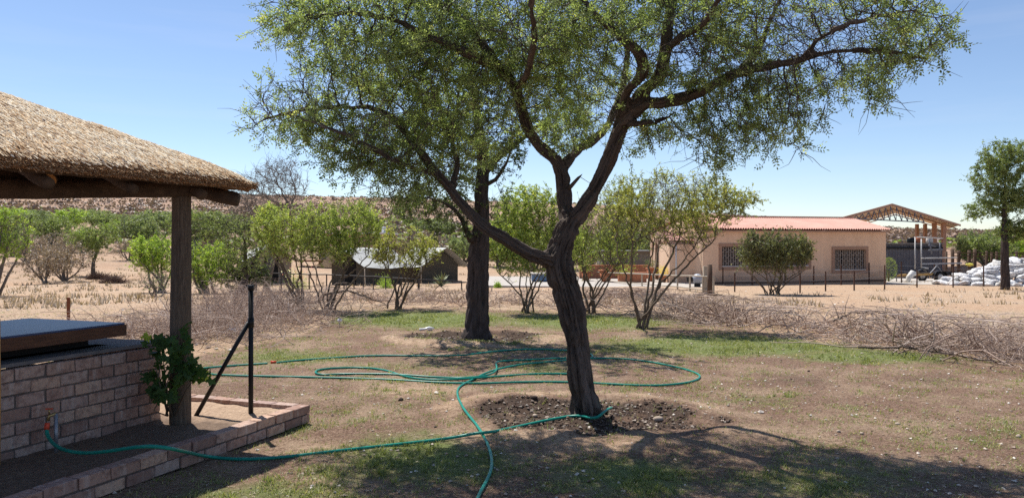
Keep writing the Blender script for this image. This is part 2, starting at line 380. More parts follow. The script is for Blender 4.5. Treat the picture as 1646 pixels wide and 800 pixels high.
def chains(par, r):
    n = len(par); ch = [[] for _ in range(n)]
    for i in range(n):
        if par[i] >= 0: ch[par[i]].append(i)
    out = []; stack = [(-1, i) for i in range(n) if par[i] < 0]
    while stack:
        p, i = stack.pop(); c = [p, i] if p >= 0 else [i]
        while ch[i]:
            k = sorted(ch[i], key=lambda q: -r[q]); stack += [(i, q) for q in k[1:]]; i = k[0]; c.append(i)
        if len(c) > 1: out.append(c)
    return out
def subdiv(nodes, rad, step, rng, wob=.0):
    """resample a hand-drawn limb"""
    nodes = np.array(nodes, float); d = np.concatenate([[0], np.cumsum(np.linalg.norm(np.diff(nodes, axis=0), axis=1))])
    n = max(2, int(d[-1] / step) + 1); s = np.linspace(0, d[-1], n)
    pts = np.stack([np.interp(s, d, nodes[:, k]) for k in range(3)], 1)
    if len(nodes) > 2 and n > 4:                               # round the corners a little
        for _ in range(2): pts[1:-1] = pts[1:-1] * .5 + (pts[:-2] + pts[2:]) * .25
    rs_ = np.interp(s, d, rad)
    if wob: pts[1:-1] += rng.normal(size=(n - 2, 3)) * wob * np.clip(1.25 - rs_[1:-1] / .055, 0, 1)[:, None]
    return pts, rs_
def limbs_to_nodes(limbs, step, rng, wob=0):
    """limbs: list of (parent_limb or -1, points, radii); the first point attaches to the nearest node of the parent"""
    N = []; par = []; rad = []; spans = []
    for pl, pts, rr in limbs:
        if pl >= 0:
            a, b = spans[pl]; near = a + int(np.argmin(np.linalg.norm(np.array(N[a:b]) - np.array(pts[0]), axis=1)))
            pts = [N[near]] + list(pts[1:])
        p, r = subdiv(pts, rr, step, rng, wob); st = len(N)
        if pl >= 0: p, r = p[1:], r[1:]
        for k in range(len(p)):
            par.append(near if (k == 0 and pl >= 0) else (-1 if k == 0 else len(N) - 1)); N.append(p[k]); rad.append(r[k])
        spans.append((st, len(N)))
    return N, par, rad
def blob_points(blobs, rng, shell=.35):
    out = []
    for (px, py, D, rx, ry, rz, n) in blobs:
        c = P(px, py, D); q = rng.normal(size=(n, 3)); q /= np.linalg.norm(q, axis=1)[:, None]
        q *= (rng.random(n) ** shell)[:, None]; out.append(c + q * np.array([rx, ry, rz]))
    return np.concatenate(out)
def branch_mesh(N, par, r, rmin=0, rmax=9, segf=None, taper=True):
    V = []; FQ = []; FT = []; BK = []; n = 0
    for c in chains(par, r):
        c = [i for i in c]
        if r[c[min(1, len(c) - 1)]] > rmax: 
            while len(c) > 1 and r[c[1]] > rmax: c = c[1:]
        if len(c) < 2 or r[c[1]] < rmin: continue
        rr = r[c].copy(); rr[0] = min(rr[0], rr[1] * 1.15)
        seg = 3 if rr.max() < .008 else 4 if rr.max() < .016 else 6 if rr.max() < .035 else 9
        if segf: seg = min(seg, segf)
        if taper: rr[-1] *= .5
        if rr.max() > .09 and not segf:
            p2, r2 = subdiv(N[c], rr, .03, np.random.default_rng(1)); v, fq, ft, bk = tube_geo(p2, r2, 40, False); cen = np.repeat(p2, 40, 0); rv = np.repeat(r2, 40); dn = (v - cen) / (rv[:, None] + 1e-6)
            f1 = 1 - np.abs(2 * vn(bk * np.array([30, 30, 14.]) + 3, 1) - 1); f2 = 1 - np.abs(2 * vn(bk * np.array([55, 55, 40.]), 2) - 1); v = v + dn * (rv * (-.26 * f1 ** 2.2 - .12 * f2 ** 2 + .5 * (fbm(bk * np.array([6, 6, 6.]), 3, 4) - .5) + .06))[:, None]
        else: v, fq, ft, bk = tube_geo(N[c], rr, seg, False)
        V.append(v); FQ.append(fq + n); BK.append(bk + (n % 97) * .13); n += len(v)
    return np.concatenate(V), np.concatenate(FQ), np.concatenate(BK)
# leaf templates (x = along the leaf)
def sprig_template(pairs=4, ll=.36, lw=.15):
    v = []; f = []
    for k in range(pairs):
        x = .15 + .85 * k / pairs
        for s in (-1, 1):
            n = len(v); a = .6; dx, dy = math.cos(1.05) * ll, math.sin(1.05) * ll * s; zz = .05 * ((k * 7 + (s > 0) * 3) % 5 - 2)
            nx, ny = -math.sin(1.05) * s * lw / 2, math.cos(1.05) * lw / 2
            v += [(x, 0, 0), (x + dx * .5 + nx, dy * .5 + ny * 1, .04 + zz), (x + dx, dy, zz * 1.6), (x + dx * .5 - nx, dy * .5 - ny, -.02 + zz)]; f.append((n, n + 1, n + 2, n + 3))
    n = len(v); v += [(1, 0, 0), (1 + ll * .5, lw * .5, .03), (1 + ll, 0, -.03), (1 + ll * .5, -lw * .5, .03)]; f.append((n, n + 1, n + 2, n + 3))
    return np.array(v), np.array(f)
def cluster_template(n, seed, spread=.5, ll=.5, lw=.24):
    g = np.random.default_rng(seed); v = []; f = []
    for k in range(n):
        o = g.normal(size=3) * spread * .5; d = g.normal(size=3); d[0] += .6; d /= np.linalg.norm(d); s = np.cross(d, g.normal(size=3)); s /= np.linalg.norm(s)
        b = len(v); v += [o, o + d * ll * .5 + s * lw / 2, o + d * ll, o + d * ll * .5 - s * lw / 2]; f.append((b, b + 1, b + 2, b + 3))
    return np.array(v), np.array(f)
T_SPRIG = sprig_template(3, .40, .17); T_CL = cluster_template(6, 1); T_CL3 = cluster_template(3, 2, .4, .75, .3); T_CL4 = cluster_template(4, 5, .5, .62, .34)
def leaves(N, par, r, thr, per, size, rng, tmpl, droop=-.15, spread=.03, back=1.0, clump=None):
    idx = np.array([i for i in range(1, len(N)) if r[i] < thr and par[i] >= 0])
    k = np.repeat(idx, per); 
    if clump is not None:
        w = fbm(N[k] * clump + 7, 2, 3); k = k[rng.random(len(k)) < np.clip((w - .43) * 5.5, .03, 1)]
    n = len(k); t = rng.random(n)[:, None]; P0 = N[par[k]] * t + N[k] * (1 - t); bd = N[k] - N[par[k]]; bd /= np.linalg.norm(bd, axis=1)[:, None] + 1e-9
    d = bd * .5 + rng.normal(size=(n, 3)) * .75 * back + np.array([0, 0, droop]); R = axes_from(d, rng, rng.normal(size=(n, 3)) * .6 + np.array([0, 0, .0]))
    pos = P0 + rng.normal(size=(n, 3)) * spread
    tint = np.clip(rng.normal(.42, .22, n) + (fbm(P0 * 2.2, 2, 9) - .5) * .8 + (rng.random(n) < .02) * .6, 0, 1)
    V, F, T = scatter(tmpl[0], tmpl[1], pos, R, size * rng.uniform(.6, 1.3, n), tint); return V, F, T

def add_twigs(t, b, N, par, r, thr, step, tw, bark, rng, lift=.18, bend=.35, fwd=.5):
    k, tl, tr_ = tw[:3]; lift = tw[3] if len(tw) > 3 else lift; idx = np.array([i for i in range(1, len(N)) if r[i] < thr and par[i] >= 0]); idx = np.repeat(idx, k); n = len(idx); bd = N[idx] - N[par[idx]]; bd /= np.linalg.norm(bd, axis=1)[:, None] + 1e-9
    d = bd * fwd + rng.normal(size=(n, 3)) * .6 + np.array([0, 0, lift]); d /= np.linalg.norm(d, axis=1)[:, None]; pts = [N[idx] - bd * step * rng.random((n, 1))]; L = tl * rng.uniform(.5, 1.3, n)
    for _ in range(3): pts.append(pts[-1] + d * (L / 3)[:, None]); d = d + rng.normal(size=(n, 3)) * bend; d /= np.linalg.norm(d, axis=1)[:, None]
    Q = np.stack(pts, 1); V, F = vtubes(Q, tr_ * np.tile([1, .8, .6, .3], (n, 1))); o = link('twig', mesh_np('twig', V - b, F, True, {'bk': V * .3}), bark, t); tag(o, kind='stuff'); return Q
def leaves_on(Q, per, lsize, rng, tmpl, clump, lo=.28, gain=3, zf=None):
    n = len(Q); m_ = n * per; ii = np.repeat(np.arange(n), per); u = rng.random(m_) * 2.99; j = u.astype(int); f = (u - j)[:, None]; pos = Q[ii, j] * (1 - f) + Q[ii, j + 1] * f
    if clump: kp = rng.random(m_) < np.clip((fbm(pos * clump + 7, 2, 3) - lo) * gain, .06, 1); ii, j, pos = ii[kp], j[kp], pos[kp]; m_ = len(pos)
    if zf: kp = rng.random(m_) < .08 + .92 * sstep(zf[0], zf[1], pos[:, 2] + (fbm(pos * 1.7, 2, 5) - .5) * 1.2 * (zf[1] - zf[0])); ii, j, pos = ii[kp], j[kp], pos[kp]; m_ = len(pos)
    dd = (Q[ii, j + 1] - Q[ii, j]); dd /= np.linalg.norm(dd, axis=1)[:, None]; dd = dd * .6 + rng.normal(size=(m_, 3)) * .6
    T = np.clip(rng.normal(.42, .22, m_) + (fbm(pos * 2.2, 2, 9) - .5) * .8 + (rng.random(m_) < .03) * .6, 0, 1); return scatter(tmpl[0], tmpl[1], pos + rng.normal(size=(m_, 3)) * lsize * .1, axes_from(dd, rng), lsize * rng.uniform(.6, 1.3, m_), T)
def thorn_tree(name, label, cat, base, limbs, att, step, infl, kill, r0, leafm, bark, seed, tmpl, lsize, per, thr, group=None, trop=(0, 0, .03), maxit=90, wob=.01, e=2.3, jit=.14, spread=.03, clump=None, tw=None, zf=None):
    rng = np.random.default_rng(seed); N, par, hr = limbs_to_nodes(limbs, step, rng, wob)
    N, par = colonize(N, par, att, step, infl, kill, maxit, rng, jit, trop); r = pipe_radii(par, r0, e, hr)
    t = thing(name, tuple(base), label, cat, group); b = np.array(base)
    V, F, B = branch_mesh(N, par, r); link('trunk', mesh_np('trunk', V - b, F, True, {'bk': B}), bark, t)
    if tw: Q = add_twigs(t, b, N, par, r, thr, step, tw, bark, rng)
    if leafm is not None and per > 0:
        if tw: V, F, T = leaves_on(Q, per, lsize, rng, tmpl, clump, zf=zf)
        else: V, F, T = leaves(N, par, r, thr, per, lsize, rng, tmpl, spread=spread, clump=clump)
        o = link('crown', mesh_np('crown', V - b, F, False, {'tint': T}), leafm, t); tag(o, kind='stuff')
    return t, N, par, r

# ------------------------------------------------------------------ the big thorn tree in front
def main_tree():
    rng = np.random.default_rng(11); D0 = 7.2; w = lambda px_, D=D0: px_ / 2 / FL * D
    base = P(944, 668, D0); base[2] = float(gz(*MT)) - .06
    p = lambda a, b, D=D0: P(a, b, D)
    L = []
    L.append((-1, [base, p(941, 650), p(936, 610), p(929, 560), p(922, 510), p(912, 470), p(901, 435), p(899, 412), p(908, 380), p(916, 360)], [w(74), w(62), w(54), w(51), w(51), w(53), w(55), w(54), w(52), w(46)]))
    # 1 right limb
    L.append((0, [p(916, 360), p(936, 338), p(953, 312), p(968, 280, 7.15), p(986, 240, 7.1), p(996, 205, 7.05), p(1006, 185, 7), p(1040, 165, 6.9)], [w(40), w(36), w(33), w(32), w(33), w(36), w(36), w(28)]))
    # 2 middle stem
    L.append((0, [p(912, 372), p(909, 345, 7.3), p(907, 310, 7.35), p(904, 275, 7.35), p(893, 258, 7.3)], [w(36), w(32), w(31), w(32), w(28)]))
    # 3 left limb, low
    L.append((0, [p(899, 415), p(868, 414, 7.1), p(838, 402, 7.05), p(810, 382, 7), p(779, 367, 6.95), p(752, 338, 6.95), p(725, 305, 6.95), p(695, 272, 6.95), p(668, 232, 6.9), p(640, 195, 6.9), p(600, 172, 6.9), p(540, 172, 6.85), p(480, 178, 6.9), p(430, 190, 6.9)],
              [w(44), w(32), w(28), w(26), w(24), w(21), w(19), w(17), w(15), w(12), w(9), w(6), w(4), w(2.5)]))
    # 4 middle-left arch
    L.append((2, [p(893, 258, 7.3), p(868, 235, 7.2), p(848, 208, 7.1), p(840, 175, 7.0), p(828, 135, 6.9), p(800, 105, 6.8), p(765, 92, 6.6), p(735, 78, 6.5), p(700, 66, 6.4), p(655, 40, 6.3), p(610, 25, 6.2), p(555, 22, 6.1)], [w(26), w(25), w(23), w(21), w(20), w(19), w(17), w(15), w(12), w(9), w(6), w(3)]))
    L.append((4, [p(800, 105, 6.8), p(775, 68, 6.9), p(745, 35, 7.0), p(705, 5, 7.1), p(670, -50, 7.2), p(640, -110, 7.2)], [w(18), w(15), w(13), w(11), w(8), w(5)]))
    # 6 middle-right, joins behind the right limb
    L.append((2, [p(904, 270, 7.35), p(922, 245, 7.5), p(948, 230, 7.7), p(975, 208, 7.9), p(1000, 150, 8.0), p(1010, 90, 8.0), p(1000, 30, 8.0), p(990, -60, 8)], [w(22), w(20), w(19), w(17), w(15), w(12), w(9), w(5)]))
    # 7 right: upright stem
    L.append((1, [p(1006, 182, 7), p(1025, 150, 6.95), p(1060, 128, 6.9), p(1070, 90, 6.85), p(1072, 50, 6.8), p(1078, 15, 6.8), p(1085, -40, 6.8), p(1070, -110, 6.8), p(1060, -190, 6.8)], [w(26), w(24), w(24), w(22), w(21), w(19), w(15), w(10), w(5)]))
    # 8 hooked limb going left-up
    L.append((1, [p(998, 200, 7.05), p(1003, 165, 6.9), p(1008, 142, 6.8), p(1022, 136, 6.7), p(1038, 112, 6.6), p(1030, 85, 6.5), p(1000, 62, 6.4), p(965, 35, 6.3), p(930, -10, 6.2), p(905, -70, 6.1)], [w(20), w(20), w(19), w(18), w(22), w(20), w(14), w(11), w(8), w(4)]))
    # 9 long right
    L.append((1, [p(1040, 165, 6.9), p(1080, 163, 6.8), p(1125, 150, 6.7), p(1170, 122, 6.6), p(1230, 106, 6.5), p(1285, 98, 6.4), p(1330, 84, 6.3), p(1385, 80, 6.3), p(1440, 82, 6.3), p(1490, 95, 6.3)], [w(26), w(22), w(19), w(17), w(14), w(11), w(8), w(6), w(4), w(2.5)]))
    L.append((9, [p(1185, 118, 6.6), p(1212, 92, 6.7), p(1226, 62, 6.8), p(1242, 25, 6.9), p(1262, -20, 7), p(1290, -80, 7)], [w(15), w(14), w(12), w(9), w(6), w(3)]))
    L.append((9, [p(1285, 98, 6.4), p(1310, 65, 6.3), p(1345, 45, 6.2), p(1400, 28, 6.2), p(1460, 18, 6.2)], [w(10), w(8), w(6), w(4), w(2)]))
    # 12 stub
    L.append((1, [p(1000, 204, 7.0), p(1022, 200, 6.9), p(1047, 197, 6.85), p(1076, 188, 6.8)], [w(13), w(11), w(9), w(2)]))
    # 13 toward the camera, 14 back
    L.append((7, [p(1070, 85, 6.85), p(1100, 55, 6.3), p(1130, 40, 5.7), p(1150, 10, 5.3), p(1180, -60, 5.0)], [w(15), w(12), w(10), w(7), w(4)]))
    L.append((4, [p(835, 150, 6.95), p(850, 110, 6.4), p(860, 60, 5.8), p(850, -20, 5.3)], [w(13), w(11), w(9), w(5)]))
    L.append((3, [p(700, 278, 6.95), p(655, 268, 6.7), p(600, 240, 6.4), p(560, 215, 6.2), p(520, 205, 6.1)], [w(10), w(8), w(6), w(4), w(2)]))
    L.append((3, [p(725, 305, 6.95), p(735, 260, 7.2), p(720, 210, 7.4), p(705, 165, 7.5), p(690, 130, 7.6)], [w(12), w(10), w(8), w(6), w(3)]))
    L.append((2, [p(907, 300, 7.35), p(930, 292, 7.2), p(936, 280, 7.15)], [w(6), w(4), w(1)]))
    L = [(a_, b_, [x_ * (.97 if x_ > .07 else 1.0 + .45 * (1 - x_ / .07)) for x_ in c_]) for a_, b_, c_ in L]
    N, par, hr = limbs_to_nodes(L, .06, rng, .008)
    hn = len(N)
    B = [(470, 165, 6.9, .42, .5, .20, 90), (530, 195, 6.6, .55, .6, .25, 170), (600, 225, 6.6, .5, .6, .28, 150), (560, 130, 6.9, .5, .6, .25, 130), (440, 190, 6.9, .25, .25, .14, 30),
         (500, 25, 6.4, .40, .5, .25, 90), (560, 50, 6.4, .5, .7, .3, 150), (640, 90, 6.5, .5, .8, .3, 160), (660, 10, 6.6, .6, .8, .4, 180), (620, 285, 6.8, .3, .4, .2, 70), (680, 250, 6.9, .4, .5, .3, 110), (655, 305, 6.9, .2, .25, .12, 24),
         (700, 170, 7.0, .5, .7, .35, 170), (760, 220, 7.1, .4, .5, .3, 110), (780, 60, 6.7, .6, .8, .4, 190), (800, 150, 7.0, .45, .6, .3, 130), (720, -60, 7, .8, 1.0, .5, 70),
         (880, 60, 6.6, .6, .9, .4, 200), (900, 130, 6.9, .45, .5, .28, 110), (960, 80, 6.7, .5, .8, .35, 150), (930, 190, 7.4, .35, .4, .22, 70), (870, -60, 6.4, .8, 1.2, .5, 60),
         (1060, 200, 7.0, .3, .3, .14, 36), (1010, 0, 7.0, .7, 1.0, .4, 110), (1130, 200, 6.9, .35, .4, .2, 70), (1120, 100, 6.5, .5, .8, .3, 150), (1140, 20, 6.3, .6, .9, .35, 170), (1080, -110, 6.6, 1.0, 1.2, .5, 70),
         (1210, 60, 6.5, .5, .8, .3, 150), (1200, 165, 6.6, .45, .5, .22, 120), (1150, 235, 6.8, .2, .2, .2, 30), (1260, 140, 6.4, .5, .6, .22, 130), (1300, 60, 6.4, .5, .7, .3, 140), (1280, -50, 6.6, .7, .8, .4, 45),
         (1370, 110, 6.3, .42, .5, .18, 90), (1380, 50, 6.3, .5, .6, .22, 110), (1450, 80, 6.3, .35, .4, .18, 60), (1490, 40, 6.2, .25, .3, .14, 36), (1410, 0, 6.3, .5, .5, .2, 80), (1510, 85, 6.3, .12, .1, .06, 8), (1420, 165, 6.3, .2, .2, .08, 16),
         (1235, 215, 6.5, .22, .2, .16, 30), (1285, 240, 6.5, .12, .12, .07, 10), (1185, 200, 6.6, .2, .2, .25, 30), (1310, 190, 6.4, .14, .14, .12, 14), (1100, 215, 6.9, .4, .4, .13, 40), (1200, 210, 6.6, .4, .35, .16, 50), (1050, 225, 7, .2, .3, .1, 14), (1130, 250, 6.8, .14, .2, .1, 12), (1250, 190, 6.5, .4, .4, .15, 50), (640, 320, 6.9, .2, .3, .1, 20), (600, 265, 6.7, .35, .4, .16, 50), (520, 225, 6.6, .4, .4, .12, 50), (420, 215, 6.9, .12, .1, .05, 8), (475, 40, 6.4, .2, .2, .18, 26), (450, 20, 6.4, .12, .2, .12, 14)]
    B = [(*b[:6], int(b[6] * 2.1)) for b in B]
    att = blob_points(B, rng, .42)
    N, par = colonize(N, par, att, .06, 1.0, .09, 110, rng, .22, (0, 0, .0))
    r = pipe_radii(par, .0027, 2.15, hr)
    b = base.copy(); t = thing('thorn_tree', tuple(b), 'large forked thorn tree with shaggy dark bark and wide feathery crown, hose round its foot', 'tree')
    # thick wood: one continuous remeshed surface with furrowed bark
    big = MB()
    for c in chains(par[:hn], r[:hn]):
        cc = [i for i in c if r[i] > .022]
        if len(cc) < 3: continue
        rr = r[cc].copy(); rr[0] = min(rr[0], rr[1] * 1.05); V, fq, ft, bk = tube_geo(N[cc], rr, 16, True); big.add(V, fq); big.f[3].append(ft + big.n - len(V))
    # root flare
    for k in range(7):
        a = k * .9 + .3; rt = base + np.array([math.cos(a) * .24, math.sin(a) * .24, -.05]); big.tube([base + np.array([math.cos(a) * .06, math.sin(a) * .06, .30]), base + np.array([math.cos(a) * .11, math.sin(a) * .11, .12]), rt], [.05, .06, .05], 10)
    me = mesh_np('tmp', np.concatenate(big.v), [np.concatenate(big.f[3]), np.concatenate(big.f[4])])
    tmp = bpy.data.objects.new('tmp', me); C.objects.link(tmp); md = tmp.modifiers.new('r', 'REMESH'); md.mode = 'VOXEL'; md.voxel_size = .0125; md.use_smooth_shade = True
    md2 = tmp.modifiers.new('s', 'SMOOTH'); md2.iterations = 5; md2.factor = .6
    dg = bpy.context.evaluated_depsgraph_get(); dg.update(); ev = tmp.evaluated_get(dg); em = bpy.data.meshes.new_from_object(ev)
    V = np.empty(len(em.vertices) * 3, np.float32); em.vertices.foreach_get('co', V); V = V.reshape(-1, 3).astype(float); NR = np.empty(len(V) * 3, np.float32); em.vertex_normals.foreach_get('vector', NR); NR = NR.reshape(-1, 3)
    ids = [i for i in range(hn) if par[i] >= 0 and r[i] > .015]; A = N[par[ids]]; Bq = N[ids]; dv = Bq - A; L2 = (dv ** 2).sum(1); rs = r[ids]
    s = np.zeros(hn)
    for i in range(hn):
        if par[i] >= 0: s[i] = s[par[i]] + np.linalg.norm(N[i] - N[par[i]])
    q = np.zeros((len(V), 3)); rad = np.zeros(len(V))
    for c0 in range(0, len(V), 4000):
        v = V[c0:c0 + 4000]; tt = np.clip(((v[:, None, :] - A[None]) * dv[None]).sum(2) / L2[None], 0, 1); cl = A[None] + dv[None] * tt[..., None]; d = np.linalg.norm(v[:, None, :] - cl, axis=2)
        j = (d - rs[None]).argmin(1); k = np.arange(len(v)); dj = dv[j] / np.sqrt(L2[j])[:, None]; pv = v - A[j]; al = (pv * dj).sum(1); pv = pv - dj * al[:, None]; sc_ = s[np.array(par)[np.array(ids)[j]]] + al
        hor = np.stack([pv[:, 0] + pv[:, 2] * .8, pv[:, 1] + pv[:, 2] * .5], 1)
        q[c0:c0 + 4000] = np.stack([hor[:, 0], hor[:, 1], sc_ * .15], 1); rad[c0:c0 + 4000] = rs[j]
    tw = q.copy(); tw[:, 0] += (fbm(q * 9, 2, 5) - .5) * .05; tw[:, 1] += (fbm(q * 9 + 5, 2, 6) - .5) * .05
    f1 = 1 - np.abs(2 * vn(tw * np.array([30, 30, 13.]), 1) - 1); f2 = 1 - np.abs(2 * vn(tw * np.array([62, 62, 40.]), 2) - 1); lump = fbm(q * np.array([6, 6, 7.]), 3, 8) - .5
    rel = np.clip(rad, .02, .2)
    f3 = 1 - np.abs(2 * vn(tw * np.array([17, 17, 34.]) + 9, 3) - 1)
    disp = -(f1 ** 2.4) * rel * .32 - (f2 ** 2) * rel * .14 - (f3 ** 3) * rel * .17 + lump * rel * .38 + rel * .0
    V = V + NR * disp[:, None]
    em.vertices.foreach_set('co', (V - b).astype(np.float32).ravel()); at = em.attributes.new('bk', 'FLOAT_VECTOR', 'POINT'); at.data.foreach_set('vector', tw.astype(np.float32).ravel())
    em.polygons.foreach_set('use_smooth', np.ones(len(em.polygons), bool)); em.update(); bpy.data.objects.remove(tmp); em.materials.clear(); em.materials.append(M['bark']); em.name = 'trunk'
    link('trunk', em, None, t)
    V, F, Bk = branch_mesh(N, par, r, 0, .024); link('branch', mesh_np('branch', V - b, F, True, {'bk': Bk}), M['bark'], t)['kind'] = 'stuff'
    Q = add_twigs(t, b, N, par, r, .0075, .06, (1, .27, .0034), M['bark'], rng, .06, .28, .8); wq = fbm(Q[:, 1] * 2.1 + 7, 2, 3); Q = Q[rng.random(len(Q)) < np.clip((wq - .38) * 5.5, .05, .9) * .85]; V, F, T = leaves_on(Q, 9, .066, rng, T_SPRIG, None)
    o = link('crown', mesh_np('crown', V - b, F, False, {'tint': T}), M['leaf_main'], t); tag(o, kind='stuff')
    print('main tree', len(N), 'leaf faces', len(F), 'trunk verts', len(em.vertices))
main_tree()
# ------------------------------------------------------------------ second big tree
def second_tree():
    rng = np.random.default_rng(5); D = 13.1; w = lambda q: q / 2 / FL * D; p = lambda a, b, d=D: P(a, b, d)
    base = p(766, 545); base[2] = float(gz(*base[:2])) - .05
    L = [(-1, [base, p(766, 530), p(767, 500), p(769, 450), p(768, 410), p(773, 375), p(775, 345)], [w(50), w(40), w(36), w(34), w(34), w(31), w(28)]),
         (0, [p(772, 360), p(757, 395, 13.0), p(752, 375, 12.9), p(745, 352, 12.9), p(720, 325, 12.8), p(690, 318, 12.7)], [w(14), w(13), w(9), w(7), w(5), w(3)]),
         (0, [p(775, 345), p(775, 300), p(778, 260), p(770, 215), p(765, 170), p(755, 120)], [w(28), w(26), w(22), w(16), w(12), w(8)]),
         (2, [p(776, 280), p(800, 252, 13.2), p(825, 235, 13.3), p(850, 215, 13.4), p(880, 190, 13.4)], [w(16), w(13), w(11), w(8), w(5)]),
         (2, [p(774, 240), p(745, 215, 12.8), p(715, 200, 12.5), p(670, 190, 12.3)], [w(12), w(9), w(7), w(4)]),
         (2, [p(775, 300), p(800, 290, 13.0), p(815, 262, 12.9), p(822, 240, 12.8)], [w(8), w(6), w(4), w(2)])]
    B = [(700, 340, 12.8, .7, .8, .38, 150), (665, 330, 12.8, .35, .5, .35, 50), (720, 290, 12.9, .7, .8, .4, 130), (790, 250, 13, .7, .9, .45, 130), (820, 220, 13.2, .6, .8, .4, 110), (700, 220, 12.6, .8, 1, .45, 110), (760, 150, 13, 1.2, 1.2, .6, 190), (860, 180, 13.3, .8, .9, .4, 100), (780, 60, 13, 1.6, 1.4, .7, 180), (630, 230, 12.4, .6, .8, .4, 70), (640, 150, 12.5, .8, 1, .5, 80), (750, 375, 12.9, .25, .3, .12, 18), (910, 230, 13.3, .5, .6, .3, 50), (800, 340, 13.2, .35, .5, .25, 40)]; B = [(*q[:6], int(q[6] * 1.8)) for q in B]
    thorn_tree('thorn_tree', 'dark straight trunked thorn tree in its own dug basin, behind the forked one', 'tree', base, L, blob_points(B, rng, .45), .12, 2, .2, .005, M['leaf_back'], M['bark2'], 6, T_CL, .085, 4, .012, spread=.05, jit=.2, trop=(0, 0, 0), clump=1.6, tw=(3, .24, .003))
second_tree()

# ------------------------------------------------------------------ multi-stemmed shrubs along the lawn
def shrub(name, label, cat, bpx, bpy_, crown, leafm, bark, seed, stems=6, nat=420, lsize=.06, per=5, group=None, step=.10, spreadb=.10, fork=None, kill=.13, r0=.0045, clump=1.5, dens=1.0, depth=None, tm=T_CL3, tw=(3, .22, .0034)):
    """crown: list of (cx, cy, rx_px, ry_px) ellipses in the photograph at the shrub's distance"""
    rng = np.random.default_rng(seed); base = G(bpx, bpy_); D = base[1]; k = D / FL; B = []; tot = sum(c[2] * c[3] for c in crown)
    for cx, cy, rx, ry in crown: B.append((cx, cy, D, rx * k, (depth or rx * k * .85), ry * k, int(2.6 * nat * rx * ry / tot)))
    att = blob_points(B, rng, .38); L = []; low = min(P(0, c[1] + c[3] * .4, D)[2] for c in crown); xs = (min(c[0] - c[2] * .6 for c in crown), max(c[0] + c[2] * .6 for c in crown))
    st = fork or [(rng.uniform(*xs), None) for _ in range(stems)]
    for i, (sx, _) in enumerate(st):
        b0 = base + np.array([rng.normal() * spreadb, rng.normal() * spreadb, -.05]); tgt = P(sx, 392, D); tgt[1] += rng.normal() * .45 * (xs[1] - xs[0]) * k * .5; tgt[2] = low
        m1 = b0 * .62 + tgt * .38 + rng.normal(size=3) * .05; m1[2] = b0[2] + (tgt[2] - b0[2]) * .5; rr = rng.uniform(.7, 1.2) * (.024 if D > 16 else .026)
        L.append((-1, [b0, b0 + np.array([0, 0, .1]), m1, b0 * .3 + tgt * .7 + rng.normal(size=3) * .04 + np.array([0, 0, .1]), tgt], [rr * 1.4, rr * 1.1, rr * .85, rr * .7, rr * .45]))
    return thorn_tree(name, label, cat, base, L, att, step, 1.8, kill, r0, leafm, bark, seed, tm, lsize, max(1, int(per * dens)), .011, group, (0, 0, .1), wob=.012, jit=.22, spread=.045, clump=clump, tw=tw, e=2.7, zf=(min(att[:, 2]) + .05, np.percentile(att[:, 2], 42)))
M['leaf_bush'] = leafmat('leaf_bush', (.07, .085, .04, 1), (.21, .22, .105, 1), (.36, .33, .15, 1))
GS = 'shrubs lining the far side of the lawn'
shrub('shrub', 'multi-stemmed green shrub, paler of the joined pair behind the brush heap', 'shrub', 488, 497, [(455, 365, 54, 36), (490, 365, 46, 46), (440, 348, 34, 22), (470, 400, 44, 22)], M['leaf_olive'], M['bark_tan'], 21, 7, 600, .06, 9, GS)
shrub('shrub', 'multi-stemmed bushy shrub with twiggy brown underside, taller of the joined pair', 'shrub', 524, 499, [(560, 365, 56, 42), (520, 368, 44, 48), (555, 345, 44, 26), (590, 368, 28, 32), (545, 400, 50, 24)], M['leaf_olive'], M['bark_tan'], 22, 8, 760, .06, 9, GS)
shrub('shrub', 'small rounded yellow-green shrub in front of the tents', 'shrub', 640, 496, [(650, 400, 52, 36), (625, 408, 32, 30), (675, 405, 36, 30)], M['leaf_yellowish'], M['bark_tan'], 23, 7, 450, .065, 9, GS)
shrub('shrub', 'dense green shrub standing between the two thorn tree trunks', 'shrub', 848, 502, [(845, 345, 50, 52), (820, 385, 46, 52), (870, 360, 42, 60), (845, 425, 50, 26)], M['leaf_olive'], M['bark_tan'], 24, 7, 750, .065, 8, GS)
shrub('shrub', 'brown twiggy shrub just right of the forked trunk', 'shrub', 948, 503, [(960, 370, 48, 68), (990, 340, 46, 54), (945, 400, 44, 54), (985, 410, 40, 34)], M['leaf_olive'], M['bark_tan'], 25, 9, 850, .06, 4, GS, r0=.005)
shrub('shrub', 'wide open-branched shrub with slender forked stems by the pink roofed house', 'shrub', 1036, 528, [(1060, 325, 80, 52), (1110, 318, 74, 42), (1015, 345, 56, 46), (1160, 330, 50, 34), (1085, 370, 80, 34), (1200, 320, 28, 16)], M['leaf_yellowish'], M['bark_tan'], 26, 0, 1150, .055, 6, GS,
      fork=[(985, 0), (1010, 0), (1060, 0), (1075, 0), (1130, 0), (1140, 0), (1095, 0)], spreadb=.09, step=.10, kill=.125)
shrub('shrub', 'round bush growing before the window wall of the house', 'shrub', 1243, 473, [(1212, 404, 26, 26), (1248, 402, 46, 28), (1282, 406, 24, 26), (1245, 425, 36, 20)], M['leaf_bush'], M['bark_tan'], 27, 13, 800, .10, 7, tw=(3, .42, .0045, .75), spreadb=.16, step=.12, kill=.15, r0=.006)

